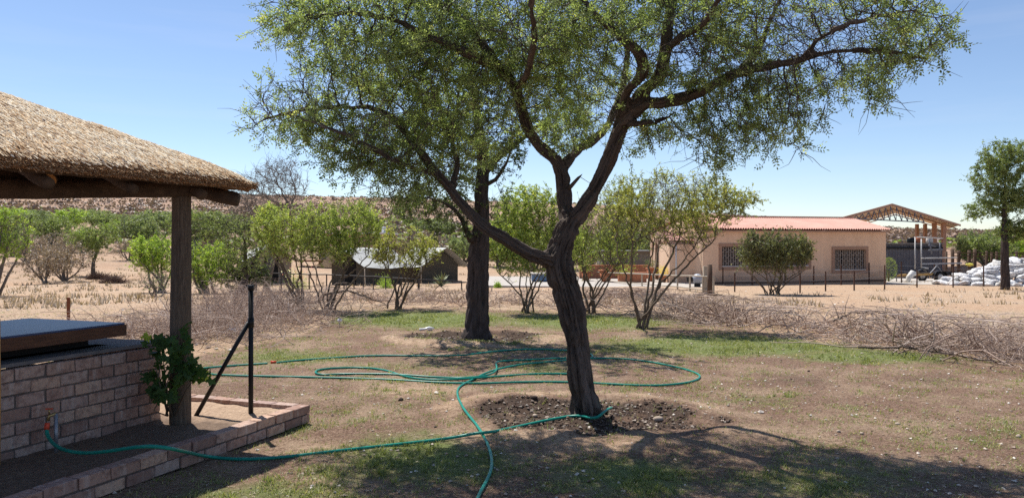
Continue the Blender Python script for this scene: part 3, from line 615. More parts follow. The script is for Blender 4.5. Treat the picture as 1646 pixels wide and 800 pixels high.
# ------------------------------------------------------------------ the veld: trees and bushes behind
def mini(name, label, cat, bx, by, D, crown, leafm, bark, seed, nat=260, lsize=.14, per=3, stems=4, trunk_h=None, group=None, step=None, r0=.012, tm=T_CL4, thr=.03, thick=.05, clump=.8, tw=None):
    rng = np.random.default_rng(seed); k = D / FL; x = (bx - 823) * k; z = float(gz(x, D)); base = np.array([x, D, z]); step = step or 6.5 * k; tot = sum(c[2] * c[3] for c in crown)
    zb = lambda py: EYE - (py - 392) * k
    sh = z - zb(by)                                         # the crown rides on the ground where it stands
    B = [(cx, cy - sh / k, D, rx * k, rx * k * .9, ry * k, int(nat * rx * ry / tot) + 4) for cx, cy, rx, ry in crown]; att = blob_points([(*q[:6], int(q[6] * 2)) for q in B], rng, .4); L = []
    cx = sum(c[0] * c[2] for c in crown) / sum(c[2] for c in crown); W = max(c[0] + c[2] for c in crown) - min(c[0] - c[2] for c in crown)
    top = min(c[1] - c[3] * .2 for c in crown); 
    for i in range(stems):
        tx = (cx + rng.uniform(-.3, .3) * W * (stems > 1) - 823) * k; tg = np.array([tx, D + rng.normal() * W * k * .15, z + (zb(top) - zb(by)) * .7]); b0 = base + np.array([rng.normal() * .12 * (stems > 1), rng.normal() * .12 * (stems > 1), -.05])
        mid = b0 * .55 + tg * .45 + rng.normal(size=3) * .12 * np.array([1, 1, .3]); th = thick * rng.uniform(.7, 1.2)
        if stems == 1: mid[:2] = b0[:2] + rng.normal(size=2) * .06
        L.append((-1, [b0, mid, tg], [th * 1.3, th, th * .5]))
    t, *_ = thorn_tree(name, label, cat, base, L, att, step, 60 * k, 8 * k, r0, leafm, bark, seed, tm, lsize, per, thr, group, (0, 0, .06), maxit=50, wob=.02, jit=.22, spread=lsize * .7, clump=clump, tw=(tw if tw else (3, 13 * k, r0 * .5)), e=2.7)
    return t
mini('bush', 'bright yellow-green feathery bush just right of the wooden post', 'bush', 330, 462, 30, [(335, 405, 46, 34), (310, 398, 34, 28), (365, 415, 26, 30), (330, 430, 46, 24)], M['leaf_green'], M['bark_grey'], 31, 520, .10, 7, 6)
mini('bush', 'bright green bush showing left of the wooden post', 'bush', 255, 462, 32, [(245, 395, 40, 26), (265, 410, 34, 30), (228, 405, 22, 24)], M['leaf_green'], M['bark_grey'], 32, 380, .105, 7, 6)
mini('bush', 'thin grey-stemmed bush under the bright green one', 'bush', 250, 470, 27, [(250, 445, 24, 16), (235, 450, 16, 12)], M['leaf_grey'], M['bark_grey'], 33, 180, .06, 1, 5, thick=.03)
mini('small_tree', 'slim small tree with a spreading green crown above dark tussocks', 'tree', 151, 443, 50, [(140, 385, 28, 18), (160, 380, 30, 20), (120, 375, 18, 14)], M['leaf_dull'], M['bark_tan'], 34, 320, .15, 6, 1, thick=.11)
mini('leaning_tree', 'half-bare thorn tree with dark crooked limbs beside the thatch', 'tree', 392, 462, 27, [(345, 355, 35, 28), (385, 370, 40, 40), (320, 345, 26, 18), (400, 400, 40, 34), (430, 365, 24, 30)], M['leaf_dull'], M['bark2'], 35, 460, .08, 2, 3, thick=.09, r0=.008)
mini('bare_tree', 'tall leafless grey tree rising above the shrubs beside the thatch', 'tree', 420, 455, 33, [(440, 275, 46, 26), (395, 290, 30, 20), (475, 290, 24, 26), (425, 320, 50, 24), (455, 252, 28, 12), (465, 320, 34, 16), (385, 330, 22, 20)], None, M['bark_grey'], 36, 760, .1, 0, 2, thick=.12, r0=.008, step=.2, tw=(3, .6, .0075))
mini('bush', 'dark green feathery bush at the first tent', 'bush', 400, 468, 31, [(395, 435, 34, 24), (420, 442, 20, 18), (372, 440, 18, 20)], M['leaf_back'], M['bark_grey'], 37, 300, .10, 7, 5)
mini('bush', 'green bush with hanging twigs at the very edge under the thatch', 'bush', -8, 468, 30, [(0, 350, 40, 26), (18, 385, 28, 26), (-20, 380, 40, 40), (22, 350, 22, 16)], M['leaf_green'], M['bark_grey'], 38, 480, .10, 6, 5)
mini('tall_tree', 'tall feathery tree with dark upright trunk beside the white sacks', 'tree', 1616, 464, 34.5, [(1612, 260, 42, 26), (1590, 290, 34, 22), (1640, 250, 36, 30), (1575, 335, 26, 14), (1610, 320, 40, 24), (1660, 300, 44, 40), (1600, 235, 26, 12), (1650, 370, 50, 20), (1565, 345, 14, 10)], M['leaf_dull'], M['bark2'], 39, 900, .12, 7, 1, thick=.15, thr=.03, r0=.007)
VG = 'bushes scattered over the veld'
BUSH = [  # bx, by, D, rx, ry, leaf, label
    (105, 440, 46, 36, 26, 'leaf_dry', 'grey-beige leafless bush beside the slim small tree'), (75, 438, 44, 34, 26, 'leaf_dry', 'pale dead bush, lowest one before the sandy bank'), (42, 420, 58, 30, 18, 'leaf_dry', 'dry brown bush in the dip behind the table'),
    (60, 372, 95, 30, 17, 'leaf_grey', 'grey-green bush under the log beam'), (115, 358, 130, 28, 14, 'leaf_green', 'round green bush under the middle of the beam'), (20, 350, 110, 30, 14, 'leaf_green', 'green bush tucked under the beam end'), (85, 380, 80, 28, 18, 'leaf_dull', 'dull green bush behind the dead ones'),
    (170, 365, 120, 30, 12, 'leaf_dull', 'low dark bush left of the grey-green mass'), (220, 380, 76, 34, 24, 'leaf_grey', 'silvery green bush behind the bright ones'), (190, 382, 90, 22, 14, 'leaf_green', 'small fresh green bush beside the silvery one'), (250, 365, 88, 36, 22, 'leaf_grey', 'blue-green bush against the wooden post'),
    (50, 345, 160, 20, 9, 'leaf_grey', 'small grey bush far up the slope'), (150, 345, 170, 26, 9, 'leaf_dull', 'flat bush far up the slope'), (310, 375, 70, 34, 28, 'leaf_dull', 'olive bush behind the post and the bright bush'), (350, 360, 100, 34, 18, 'leaf_dull', 'olive bush behind the half-bare tree'),
    (1450, 395, 75, 26, 9, 'leaf_green', 'low green bush behind the dark shed block'), (1590, 420, 60, 34, 26, 'leaf_dull', 'soft green bush behind the fence posts'), (1632, 412, 62, 34, 22, 'leaf_green', 'green bush behind the tall tree trunk'), (1560, 425, 66, 20, 24, 'leaf_grey', 'grey-green bush at the shed corner'),
    (1480, 380, 110, 30, 7, 'leaf_grey', 'grey scrub seen through the open shed'), (1570, 395, 100, 36, 10, 'leaf_dry', 'brown scrub past the shed'), (640, 395, 70, 30, 14, 'leaf_dry', 'dry bush above the tents'), (690, 400, 60, 30, 24, 'leaf_dry', 'dry grey bush behind the dark trunk'), (860, 412, 60, 44, 26, 'leaf_dull', 'shade bush behind the forked trunk'), (800, 415, 62, 34, 30, 'leaf_green', 'green bush between the two trunks, far back'),
    (905, 410, 58, 34, 30, 'leaf_olive', 'olive bush behind the pool pots'), (1000, 400, 64, 40, 34, 'leaf_dull', 'large dull bush behind the grey shade roof'), (1065, 395, 66, 34, 30, 'leaf_grey', 'grey bush behind the reed screen'), (745, 410, 64, 26, 20, 'leaf_grey', 'grey bush peeping past the dark trunk'),
    (18, 405, 66, 30, 22, 'leaf_dull', 'dull green bush at the frame edge above the tabletop'), (135, 395, 72, 26, 16, 'leaf_green', 'fresh green bush peeping behind the slim small tree'), (95, 412, 60, 28, 20, 'leaf_dry', 'pinkish dry bush behind the pale dead one'), (205, 400, 62, 24, 14, 'leaf_dry', 'low dry bush on the sandy path edge'),
    (30, 362, 118, 26, 12, 'leaf_green', 'green bush above the grey-green one under the beam'), (260, 352, 140, 30, 12, 'leaf_dull', 'far dull bush against the top of the wooden post'), (385, 352, 120, 26, 13, 'leaf_dull', 'far olive bush behind the thatch tip'), (610, 372, 110, 26, 10, 'leaf_dry', 'dry bush by the white roof edge'), (700, 362, 120, 30, 13, 'leaf_grey', 'far grey bush left of the dark trunk')]
_proto = {}
for i, (bx, by, D, rx, ry, lf, lb) in enumerate(BUSH):
    key = (lf, i % 2)
    if key not in _proto:
        t = mini('bush', 'x', 'bush', 823, 392 + 2.0 * FL / 50, 50, [(823, 392 + 2.0 * FL / 50 - 42, 40, 24), (800, 392 + 2.0 * FL / 50 - 34, 24, 20), (846, 392 + 2.0 * FL / 50 - 36, 24, 22), (823, 392 + 2.0 * FL / 50 - 22, 34, 14)], M[lf], M['bark_grey'], 60 + i, 340, .19, 6 if lf != 'leaf_dry' else 2, 7, r0=.010)
        _proto[key] = t; t['_free'] = 1
    p0 = _proto[key]; c = p0 if p0.get('_free') else copy_tree(p0); c['_free'] = 0
    k = D / FL; x = (bx - 823) * k; s = 1.25 * rx * k / 1.75; sz = 1.2 * ry * 2 * k / 2.6
    c.location = (x, D, float(gz(x, D))); c.scale = (s, s, sz); c.rotation_euler[2] = i * 1.3; tag(c, lb, 'bush', VG)
for o in C.objects:
    if '_free' in o: del o['_free']
# far scrub on the slopes: nobody could count it
def far_scrub():
    rng = np.random.default_rng(77); n = 19000; az = rng.uniform(-.75, .75, n); r = 75 * np.exp(rng.random(n) ** .8 * math.log(740 / 75)); x = r * np.sin(az); y = r * np.cos(az)
    pxx = x / y * FL + 823
    keep = ~((r < 150) & (pxx > 1080) & (pxx < 1500)); keep &= (n2(x, y, .02, 3, 88) + (n2(x, y, .07, 2, 89) - .5) * .5 + rng.random(n) * .22 > np.where(r < 160, .66, .48)); x, y, r = x[keep], y[keep], r[keep]; n = len(x)
    for nm, lf, sel in (('far_scrub', 'leaf_dull', (rng.random(n) < .42) & (r < 230)), ('dry_scrub', 'leaf_dry2', None)):
        if sel is None: sel = ~last
        last = sel; xs, ys_, rs_ = x[sel], y[sel], r[sel]; m_ = len(xs); s = rng.uniform(.4, 1.3, m_) * np.interp(rs_, [70, 300, 650], [.75, 1.1, .8])
        tv, tf = cluster_template(11, 9, 1.5, 1.1, .85); tv[:, 2] = np.abs(tv[:, 2]) * .9
        V, F, T = scatter(tv, tf, np.stack([xs, ys_, gz(xs, ys_)], 1), rz_axes(rng.random(m_) * 6.3), s, np.clip(rng.normal(.5, .2, m_), 0, 1))
        tag(link(nm, mesh_np(nm, V, F, False, {'tint': T}), M[lf]), 'green and olive scrub dotted over the distant slopes' if nm == 'far_scrub' else 'brown leafless scrub dotted over the distant ridge', kind='stuff')
M['leaf_dry2'] = leafmat('leaf_scrub_brown', (.13, .09, .075, 1), (.27, .20, .165, 1), None, .1)
far_scrub()
# dry grass and tussocks on the bank to the left, by the house, along the sand
def dry_grass():
    rng = np.random.default_rng(78); n = 5200; px = rng.uniform(-60, 1720, n); D = 20 + 75 * rng.random(n) ** 1.3; x = (px - 823) / FL * D
    a = n2(x, D, .3, 4, 71) + rng.random(n) * .12 - .04; ok = (a > np.where(px < 330, .47, .60)) & ~((px > 1120) & (px < 1440) & (D > 33)) & ~((px > 700) & (px < 1150) & (D > 32) & (D < 50)); x, D = x[ok], D[ok]; n = len(x)
    k = 9; t = rng.random((n, k)) * 6.3; bx = x[:, None] + rng.normal(size=(n, k)) * .10; by = D[:, None] + rng.normal(size=(n, k)) * .1; h = rng.uniform(.04, .22, (n, k)); ln = rng.uniform(.05, .2, (n, k)); wd = .012 + D[:, None] * .0004
    z = gz(bx, by); A = np.stack([bx - wd * np.sin(t), by + wd * np.cos(t), z - .02], -1); B = np.stack([bx + wd * np.sin(t), by - wd * np.cos(t), z - .02], -1); Cc = np.stack([bx + ln * np.cos(t), by + ln * np.sin(t), z + h], -1)
    V = np.stack([A, B, Cc], 2).reshape(-1, 3); F = np.arange(len(V)).reshape(-1, 3); tag(link('dry_grass', mesh_np('dry_grass', V, F, False, {'tint': np.repeat(rng.random(n * k), 3)}), M['leaf_dry']), 'tufts of dry straw-coloured grass on the sand and bank', kind='stuff')
dry_grass()
for i, (px, py, lb) in enumerate(((158, 448, 'dark dead tussock at the foot of the slim small tree'), (183, 455, 'second dark tussock to the right of the slim small tree'))):
    b = G(px, py); rng = np.random.default_rng(i); n = 700; d = rng.normal(size=(n, 3)); d[:, 2] = np.abs(d[:, 2]) * .7; d /= np.linalg.norm(d, axis=1)[:, None]
    Pth = np.stack([d * 0, d * .3, d * .62 + np.array([0, 0, -.08])], 1) * rng.uniform(.5, 1.1, (n, 1, 1)) + rng.normal(size=(n, 1, 3)) * np.array([.25, .15, .0]); V, F = vtubes(Pth, np.full((n, 3), .008)); o = link('tussock', mesh_np('tussock', V, F, False, {'tint': np.full(len(V), .12)}), M['twig'], None, tuple(b)); tag(o, lb, 'tussock', 'dead tussocks on the bank')

# ------------------------------------------------------------------ heaps of cut thorn brush
def brush(label, spans, n, L, h, seed, wid=1.0, rad=.006, tintm=.5, group='heaps of cut thorn brush', side=3):
    """spans: polyline in ground pixels; twigs are strewn over it"""
    rng = np.random.default_rng(seed); pts = np.array([G(a, b) for a, b in spans]); c0 = pts.mean(0); seg = rng.integers(0, len(pts) - 1, n) if len(pts) > 1 else np.zeros(n, int); u = rng.random((n, 1))
    c = pts[seg] * (1 - u) + pts[np.minimum(seg + 1, len(pts) - 1)] * u if len(pts) > 1 else np.repeat(pts, n, 0); off = rng.normal(size=(n, 2)) * wid * .5; c[:, :2] += off; hh = h * np.exp(-(off ** 2).sum(1) / (wid * .7) ** 2); c[:, 2] = gz(c[:, 0], c[:, 1]) + hh * rng.random(n) ** 1.2 * .75
    def curl(st, d0, l, m=7, w=.4):
        k = len(st); out = [st]; d = d0.copy()
        for i in range(m - 1):
            d = d + rng.normal(size=(k, 3)) * w * np.array([1, 1, .8]); d /= np.linalg.norm(d, axis=1)[:, None]; out.append(out[-1] + d * (l / (m - 1))[:, None])
        q = np.stack(out, 1); g = gz(q[..., 0], q[..., 1]); q[..., 2] = np.where(q[..., 2] < g + .01, g + .01 + .25 * np.abs(q[..., 2] - g), q[..., 2]); q[..., 2] = np.minimum(q[..., 2], g + h * 1.25); return q
    d0 = rng.normal(size=(n, 3)); d0[:, 2] = np.abs(d0[:, 2]) * .45; d0 /= np.linalg.norm(d0, axis=1)[:, None]; l = rng.uniform(.5, 1.3, n) * L
    q = curl(c, d0, l, 8, .26); r = rad * rng.uniform(.6, 1.8, n)[:, None] * np.linspace(1, .4, 8)[None]; V1, F1 = vtubes(q, r, 4); T1 = np.repeat(rng.random(n), 32)
    m_ = n * side; ii = rng.integers(0, n, m_); jj = rng.integers(1, 7, m_); st = q[ii, jj]; dd = (q[ii, jj] - q[ii, jj - 1]); dd /= np.linalg.norm(dd, axis=1)[:, None]; dd += rng.normal(size=(m_, 3)) * .8; dd /= np.linalg.norm(dd, axis=1)[:, None]
    q2 = curl(st, dd, rng.uniform(.15, .5, m_) * L, 5, .32); V2, F2 = vtubes(q2, rad * .5 * rng.uniform(.6, 1.2, m_)[:, None] * np.linspace(1, .5, 5)[None], 3); T2 = np.repeat(rng.random(m_), 15)
    V = np.concatenate([V1, V2]) - c0; F = np.concatenate([F1, F2 + len(V1)]); T = np.clip(np.concatenate([T1, T2]) * .7 + tintm - .35, 0, 1)
    o = link('brush_heap', mesh_np('brush_heap', V, F, True, {'tint': T}), M['twig'], None, tuple(c0)); tag(o, label, 'brush heap', group, 'stuff'); return o
brush('dense heap of pinkish brown brush beside the black post', [(330, 535), (400, 535), (440, 520), (350, 505), (440, 500), (480, 515)], 1050, .85, .62, 41, 1.5, .0048, .5, side=4)
brush('lower sprawl of grey brush behind the wooden post', [(180, 540), (260, 545), (330, 550), (240, 520)], 420, .9, .34, 42, 1.1, .005, .55)
brush('long low belt of brush behind the joined shrubs', [(400, 486), (500, 482), (600, 484), (740, 488)], 300, 1.0, .28, 43, 1.9, .0065, .5)
brush('belt of brush behind the two thorn trees', [(700, 490), (800, 487), (900, 492), (1010, 494), (1060, 500)], 300, 1.0, .28, 44, 1.9, .0065, .5)
brush('dark brush strewn in the shade near the pool rail', [(950, 477), (1020, 477), (1060, 480)], 260, 1.0, .22, 45, 1.3, .007, .2)
brush('grey brush heap at the foot of the open shrub', [(1075, 510), (1130, 512), (1190, 520)], 150, 1.2, .38, 46, .9, .008, .52, side=5)
brush('middle stretch of the curly grey brush line', [(1190, 520), (1260, 524), (1330, 534), (1400, 545)], 125, 1.35, .33, 47, .9, .008, .6, side=4)
brush('curly brush rising highest along the brush line', [(1400, 548), (1470, 555), (1560, 568)], 140, 1.35, .40, 48, .9, .008, .55, side=4)
brush('pinkish brush at the end of the brush line', [(1560, 560), (1640, 575), (1720, 590)], 230, 1.1, .40, 49, .9, .0055, .58, side=4)
def branch_thing(label, path, r, seed, group='single thick dead branches'):
    rng = np.random.default_rng(seed); pts = [np.array([*(G(a, b)[:2]), 0]) for a, b, z in path]
    for q, (a, b, z) in zip(pts, path): q[2] = float(gz(q[0], q[1])) + z
    p, rr = subdiv(pts, np.linspace(r, r * .3, len(pts)), .07, rng, .012); mb = MB(); mb.tube(p - p[0], rr, 6)
    for k in range(9):
        i = rng.integers(2, len(p) - 1); d = rng.normal(size=3); d[2] = abs(d[2]) * .7; d /= np.linalg.norm(d); l = rng.uniform(.15, .45); e = p[i] - p[0]
        mb.tube([e, e + d * l * .5 + rng.normal(size=3) * .03, e + d * l + rng.normal(size=3) * .06], [rr[i] * .6, rr[i] * .4, rr[i] * .2], 4)
    o = mb.build('dead_branch', M['bark2'], None, True, tuple(p[0])); tag(o, label, 'dead branch', group)
branch_thing('dark dead branch lying across the brush line toward the house', [(1100, 497, .25), (1130, 498, .38), (1165, 500, .38), (1215, 505, .3)], .022, 1)
branch_thing('thick dead branch poking out of the brush heap by the lawn', [(520, 492, .3), (560, 490, .38), (600, 494, .2), (625, 494, .05)], .03, 2)
branch_thing('long dark branch at the lawn edge of the brush line', [(1380, 563, .05), (1450, 572, .12), (1560, 585, .1), (1630, 592, .04)], .016, 3)
branch_thing('arched dark branch on top of the brush line', [(1340, 545, .3), (1370, 540, .42), (1420, 545, .45), (1470, 552, .3)], .014, 4)

# ------------------------------------------------------------------ grass, litter and stones on the lawn
def near_cover():
    rng = np.random.default_rng(91); n = 420000; D = 3.9 + 15.5 * rng.random(n) ** 1.25; x = D * rng.uniform(-.7, .7, n); sand, g, damp = masks(x, D)
    w = g ** 1.15 * np.clip((n2(x, D, 5, 3, 93) - .42) * 5, 0, 1.3) * np.clip((n2(x, D, 1.4, 3, 94) - .3) * 4, .1, 1) + .014; ok = rng.random(n) < w; x, D = x[ok], D[ok]; n = len(x); k = 4
    t = rng.random((n, k)) * 6.3; bx = x[:, None] + rng.normal(size=(n, k)) * .018; by = D[:, None] + rng.normal(size=(n, k)) * .018; h = rng.uniform(.008, .032, (n, k)); ln = rng.uniform(.01, .045, (n, k)); wd = .0022 + .00022 * D[:, None]
    z = gz(bx, by); A = np.stack([bx - wd * np.sin(t), by + wd * np.cos(t), z - .003], -1); B = np.stack([bx + wd * np.sin(t), by - wd * np.cos(t), z - .003], -1); Cc = np.stack([bx + ln * np.cos(t), by + ln * np.sin(t), z + h], -1)
    V = np.stack([A, B, Cc], 2).reshape(-1, 3); F = np.arange(len(V)).reshape(-1, 3); T = np.repeat(np.clip(rng.normal(.5, .25, n * k) + (rng.random(n * k) < .1) * .4, 0, 1), 3)
    tag(link('grass', mesh_np('grass', V, F, False, {'tint': T}), M['grass']), 'patchy green and straw-coloured lawn grass', kind='stuff'); print('grass', n)
    rng = np.random.default_rng(191); n = 60000; D = 3.9 + 13 * rng.random(n) ** 1.2; x = D * rng.uniform(-.7, .7, n); g = masks(x, D)[1]; ok = rng.random(n) < np.clip(g - .22, 0, 1) * np.clip((n2(x, D, 2.2, 3, 193) - .5) * 8, 0.03, 1) * .5; x, D = x[ok], D[ok]; n = len(x); k = 9
    t = rng.random((n, k)) * 6.3; bx = x[:, None] + rng.normal(size=(n, k)) * .012; by = D[:, None] + rng.normal(size=(n, k)) * .012; h = rng.uniform(.02, .065, (n, k)); ln = rng.uniform(.015, .06, (n, k)); wd = .003 + .0002 * D[:, None]; z = gz(bx, by)
    A = np.stack([bx - wd * np.sin(t), by + wd * np.cos(t), z - .003], -1); B = np.stack([bx + wd * np.sin(t), by - wd * np.cos(t), z - .003], -1); Cc = np.stack([bx + ln * np.cos(t), by + ln * np.sin(t), z + h], -1); V = np.stack([A, B, Cc], 2).reshape(-1, 3)
    tag(link('grass_tufts', mesh_np('grass_tufts', V, np.arange(len(V)).reshape(-1, 3), False, {'tint': np.repeat(np.clip(np.repeat(rng.normal(.5, .25, n), k) + rng.normal(0, .1, n * k), 0, 1), 3)}), M['grass']), 'taller tufts standing in the patchy lawn', kind='stuff')
    def rocks(nm, m_, smin, smax, mat, lab, wfun, seed, zoff=.3, pw=2.5, Dm=20):
        rng = np.random.default_rng(seed); D = 3.9 + (Dm - 3.9) * rng.random(m_) ** 1.3; x = D * rng.uniform(-.7, .72, m_); ok = rng.random(m_) < wfun(x, D); x, D = x[ok], D[ok]; n = len(x); s = smin + (smax - smin) * rng.random(n) ** pw
        bm = bmesh.new(); bmesh.ops.create_icosphere(bm, subdivisions=1, radius=1); tv = np.array([v.co[:] for v in bm.verts]); tf = np.array([[v.index for v in f.verts] for f in bm.faces]); bm.free()
        if nm in ('pebble_scatter', 'sand_stone', 'soil_crumbs'): tv = np.array([[1, 0, 0], [-1, .1, 0], [0, 1, .1], [.1, -1, 0], [0, .1, 1], [0, 0, -1.]]); tf = np.array([[0, 2, 4], [2, 1, 4], [1, 3, 4], [3, 0, 4], [2, 0, 5], [1, 2, 5], [3, 1, 5], [0, 3, 5]])
        if nm == 'leaf_litter': tv = np.array([[-1, 0, 0], [0, -.5, .25], [1, 0, 0], [0, .5, .3]]); tf = np.array([[0, 1, 2], [0, 2, 3]])
        tv = tv * (1 + np.random.default_rng(3).normal(size=(len(tv), 1)) * .22) * np.array([1, .8, .6]); R = rz_axes(rng.random(n) * 6.3); V, F, T = scatter(tv, tf, np.stack([x, D, gz(x, D) + s * zoff], 1), R, s, rng.random(n)); tag(link(nm, mesh_np(nm, V, F, False, {'tint': T}), mat), lab, kind='stuff')
    m = NT('pebble'); m.col(m.ramp(m.attr('tint'), [(0, (.25, .17, .12, 1)), (.5, (.42, .33, .26, 1)), (1, (.66, .60, .53, 1))])); 
    ms = NT('clod'); ms.col(ms.ramp(ms.attr('tint'), [(0, (.035, .021, .014, 1)), (.88, (.13, .08, .053, 1)), (1, (.34, .25, .18, 1))]))
    rocks('pebble_scatter', 14000, .004, .021, m.m, 'small pale stones scattered over the soil', lambda x, y: np.clip(.15 + (n2(x, y, .5, 3, 61) - .42) * 3 + .5 * (x > 1.5), .05, 1) * (1 - masks(x, y)[0] * .7), 92, pw=3)
    rocks('leaf_litter', 34000, .005, .017, M['leaf_dry'], 'dry fallen leaves and crumbs on the lawn', lambda x, y: np.clip(.25 + masks(x, y)[1], 0, 1), 94, pw=2)
    rocks('soil_crumbs', 110000, .004, .027, ms.m, 'dark clods of turned soil in the basins round the tree feet', lambda x, y: (masks(x, y)[2] > .42) * 1.0 + .0007, 93, .35, 2.6, 15.5)
    rocks('sand_stone', 6000, .01, .05, m.m, 'rubble stones on the pale sand', lambda x, y: masks(x, y)[0] ** 2 * .8, 95, .25, 4, 48)
    # stones large enough to point at
    tm = []
    for s in range(3):
        bm = bmesh.new(); bmesh.ops.create_icosphere(bm, subdivisions=2, radius=1); g = np.random.default_rng(s)
        v = np.array([q.co[:] for q in bm.verts]); v *= (1 + (fbm(v * 1.7 + s * 5, 3, s) - .5) * .9)[:, None] * np.array([1, .8, .62]); f = np.array([[q.index for q in p.verts] for p in bm.faces]); bm.free(); tm.append(mesh_np('stone', v, f, True))
    ml = plain('stone_pale', (.5, .41, .33, 1), (.28, .21, .16, 1), 30, .9); md = plain('clod_dark', (.10, .07, .055, 1), (.03, .02, .015, 1), 25, .95)
    ST_ = [(1058, 675, .05, 0, 'round brown stone in the basin right of the forked trunk'), (957, 690, .02, 0, 'small pale stone in front of the forked trunk'), (860, 669, .03, 0, 'pale stone left of the forked trunk'), (880, 672, .026, 0, 'paler stone nearest the left side of the forked trunk'), (644, 643, .03, 1, 'lone dark clod on the pale soil between post and tree'), (1060, 657, .035, 1, 'dark clod on the rim of the front basin'),
           (858, 640, .04, 1, 'dark clod on the back rim of the front basin'), (1348, 694, .022, 0, 'white stone near the shadow end'), (1385, 697, .02, 0, 'small buff stone beside the white one'), (1443, 682, .025, 0, 'buff stone out on the brown soil'), (1637, 702, .025, 0, 'orange-brown stone near the frame edge'), (1346, 738, .02, 0, 'single white stone inside the crown shadow'),
           (1002, 790, .018, 0, 'small orange stone near the hose end'), (855, 662, .022, 0, 'round stone by the basin wall'), (400, 655, .016, 1, 'dark clod on the planter sand'), (574, 543 + 130, .016, 0, 'tiny buff stone by the planter corner')]
    for i, (px, py, s, dk, lb) in enumerate(ST_):
        b = G(px, py); o = link('stone', tm[i % 3], None, None, (b[0], b[1], b[2] + s * .3 + (.13 if 'planter sand' in lb else 0))); o.scale = (s, s, s); o.rotation_euler[2] = i
        if not o.data.materials: o.data.materials.append(ml)
        o.material_slots[0].link = 'OBJECT'; o.material_slots[0].material = md if dk else ml; tag(o, lb, 'stone', 'loose stones and clods on the lawn')
near_cover()
# ------------------------------------------------------------------ shared solid materials
M['thatch'] = None
_m = NT('thatch_straw'); _t = _m.attr('tint'); _m.col(_m.ramp(_t, [(0, (.34, .19, .09, 1)), (.22, (.72, .50, .28, 1)), (.6, (.90, .72, .48, 1)), (1, (.95, .88, .72, 1))])); _m.set(Roughness=.75); M['straw'] = _m.m
M['thatch'] = plain('thatch_body', (.36, .21, .11, 1), (.18, .10, .05, 1), 60, .95, .8, 120, stretch=(1, 3, 1))
M['log'] = plain('pole_wood', (.12, .082, .056, 1), (.045, .03, .022, 1), 9, .9, .6, 40, stretch=(1, 1, 1))
M['post'] = plain('post_wood', (.19, .145, .105, 1), (.07, .052, .04, 1), 14, .9, .7, 60, stretch=(6, 6, .5))
M['cutwood'] = plain('sawn_end', (.62, .33, .12, 1), (.42, .2, .07, 1), 12, .8, .2)
M['slab_wood'] = plain('slab_edge_wood', (.16, .075, .04, 1), (.07, .03, .018, 1), 6, .6, .3, 40, stretch=(1, 1, 12))
M['slab_top'] = plain('slab_top', (.06, .10, .21, 1), (.03, .05, .11, 1), 9, .38, .15, 60)  # blue in the base colour paints in the reflected sky
M['gap_shade'] = plain('gap_shade_metal', (.02, .018, .018, 1), None, 8, .7)
M['cap'] = plain('wall_cap_plaster', (.20, .185, .18, 1), (.12, .11, .11, 1), 9, .85, .3, 40)
M['black'] = plain('black_paint_steel', (.012, .012, .014, 1), None, 20, .42, .1)
M['steel'] = plain('galvanised_steel', (.35, .36, .38, 1), (.22, .22, .24, 1), 30, .45, .1, metal=.6)
M['brass'] = plain('brass', (.45, .32, .14, 1), None, 30, .4, 0, metal=.8)
M['red'] = plain('red_plastic', (.75, .10, .05, 1), (.6, .07, .03, 1), 20, .4, 0)
M['mortar'] = plain('mortar', (.17, .14, .125, 1), (.09, .07, .06, 1), 20, .95, .8, 60)
M['clear'] = plain('frosted_glass', (.85, .87, .9, 1), (.7, .72, .75, 1), 20, .2, 0)
_m = NT('clay_brick'); _ri = _m.n("ShaderNodeObjectInfo").outputs["Random"]; _v = _m.n("ShaderNodeVectorMath", operation='ADD'); _m.l(_m.coord(), _v.inputs[0]); _sc = _m.n("ShaderNodeCombineXYZ"); _m.l(_m.math('MULTIPLY', _ri, 37.0), _sc.inputs[0]); _m.l(_sc.outputs[0], _v.inputs[1]); _v = _v.outputs[0]
_c = _m.ramp(_ri, [(0, (.26, .16, .13, 1)), (.25, (.44, .28, .215, 1)), (.5, (.42, .31, .265, 1)), (.75, (.54, .36, .26, 1)), (.9, (.32, .21, .18, 1)), (1, (.48, .38, .33, 1))])
_c = _m.mix(_m.ramp(_m.noise(1.0, _m.scale(_v, (16, 16, .6)), 3), [(.55, (0, 0, 0, 1)), (.68, (.75, .75, .75, 1))]), _c, (.52, .42, .37, 1)); _c = _m.mix(_m.ramp(_m.noise(26, _v, 5), [(.35, (.6, .6, .6, 1)), (.55, (0, 0, 0, 1))]), _c, (.17, .09, .07, 1))
_m.col(_c); _m.set(Roughness=.9); _m.bump(_m.noise(70, _v, 5), .6, .006); M['brick'] = _m.m

def brick_meshes():
    out = []
    for s in range(4):
        rng = np.random.default_rng(s + 50); bm = bmesh.new(); bmesh.ops.create_cube(bm, size=1); bmesh.ops.bevel(bm, geom=bm.edges[:], offset=.045, segments=1, affect='EDGES')
        for v in bm.verts: v.co = Vector((v.co.x * .224 + rng.normal() * .0013, v.co.y * .108 + rng.normal() * .0013, v.co.z * .074 + rng.normal() * .0013))
        me = bpy.data.meshes.new('brick'); bm.to_mesh(me); bm.free(); me.materials.append(M['brick']); out.append(me)
    return out
BR = brick_meshes()
def lay(parent, x, y, z, rz=0, sx=1, i=0, tilt=0):
    o = bpy.data.objects.new('brick', BR[i % 4]); C.objects.link(o); o.parent = parent; o.location = (x, y, z); o.rotation_euler = (tilt, 0, rz); o.scale = (sx, 1, 1); return o
ROTU = math.atan2(-PLU[1], -PLU[0])     # local +X runs along the wall toward the viewer, local +Y points... outward
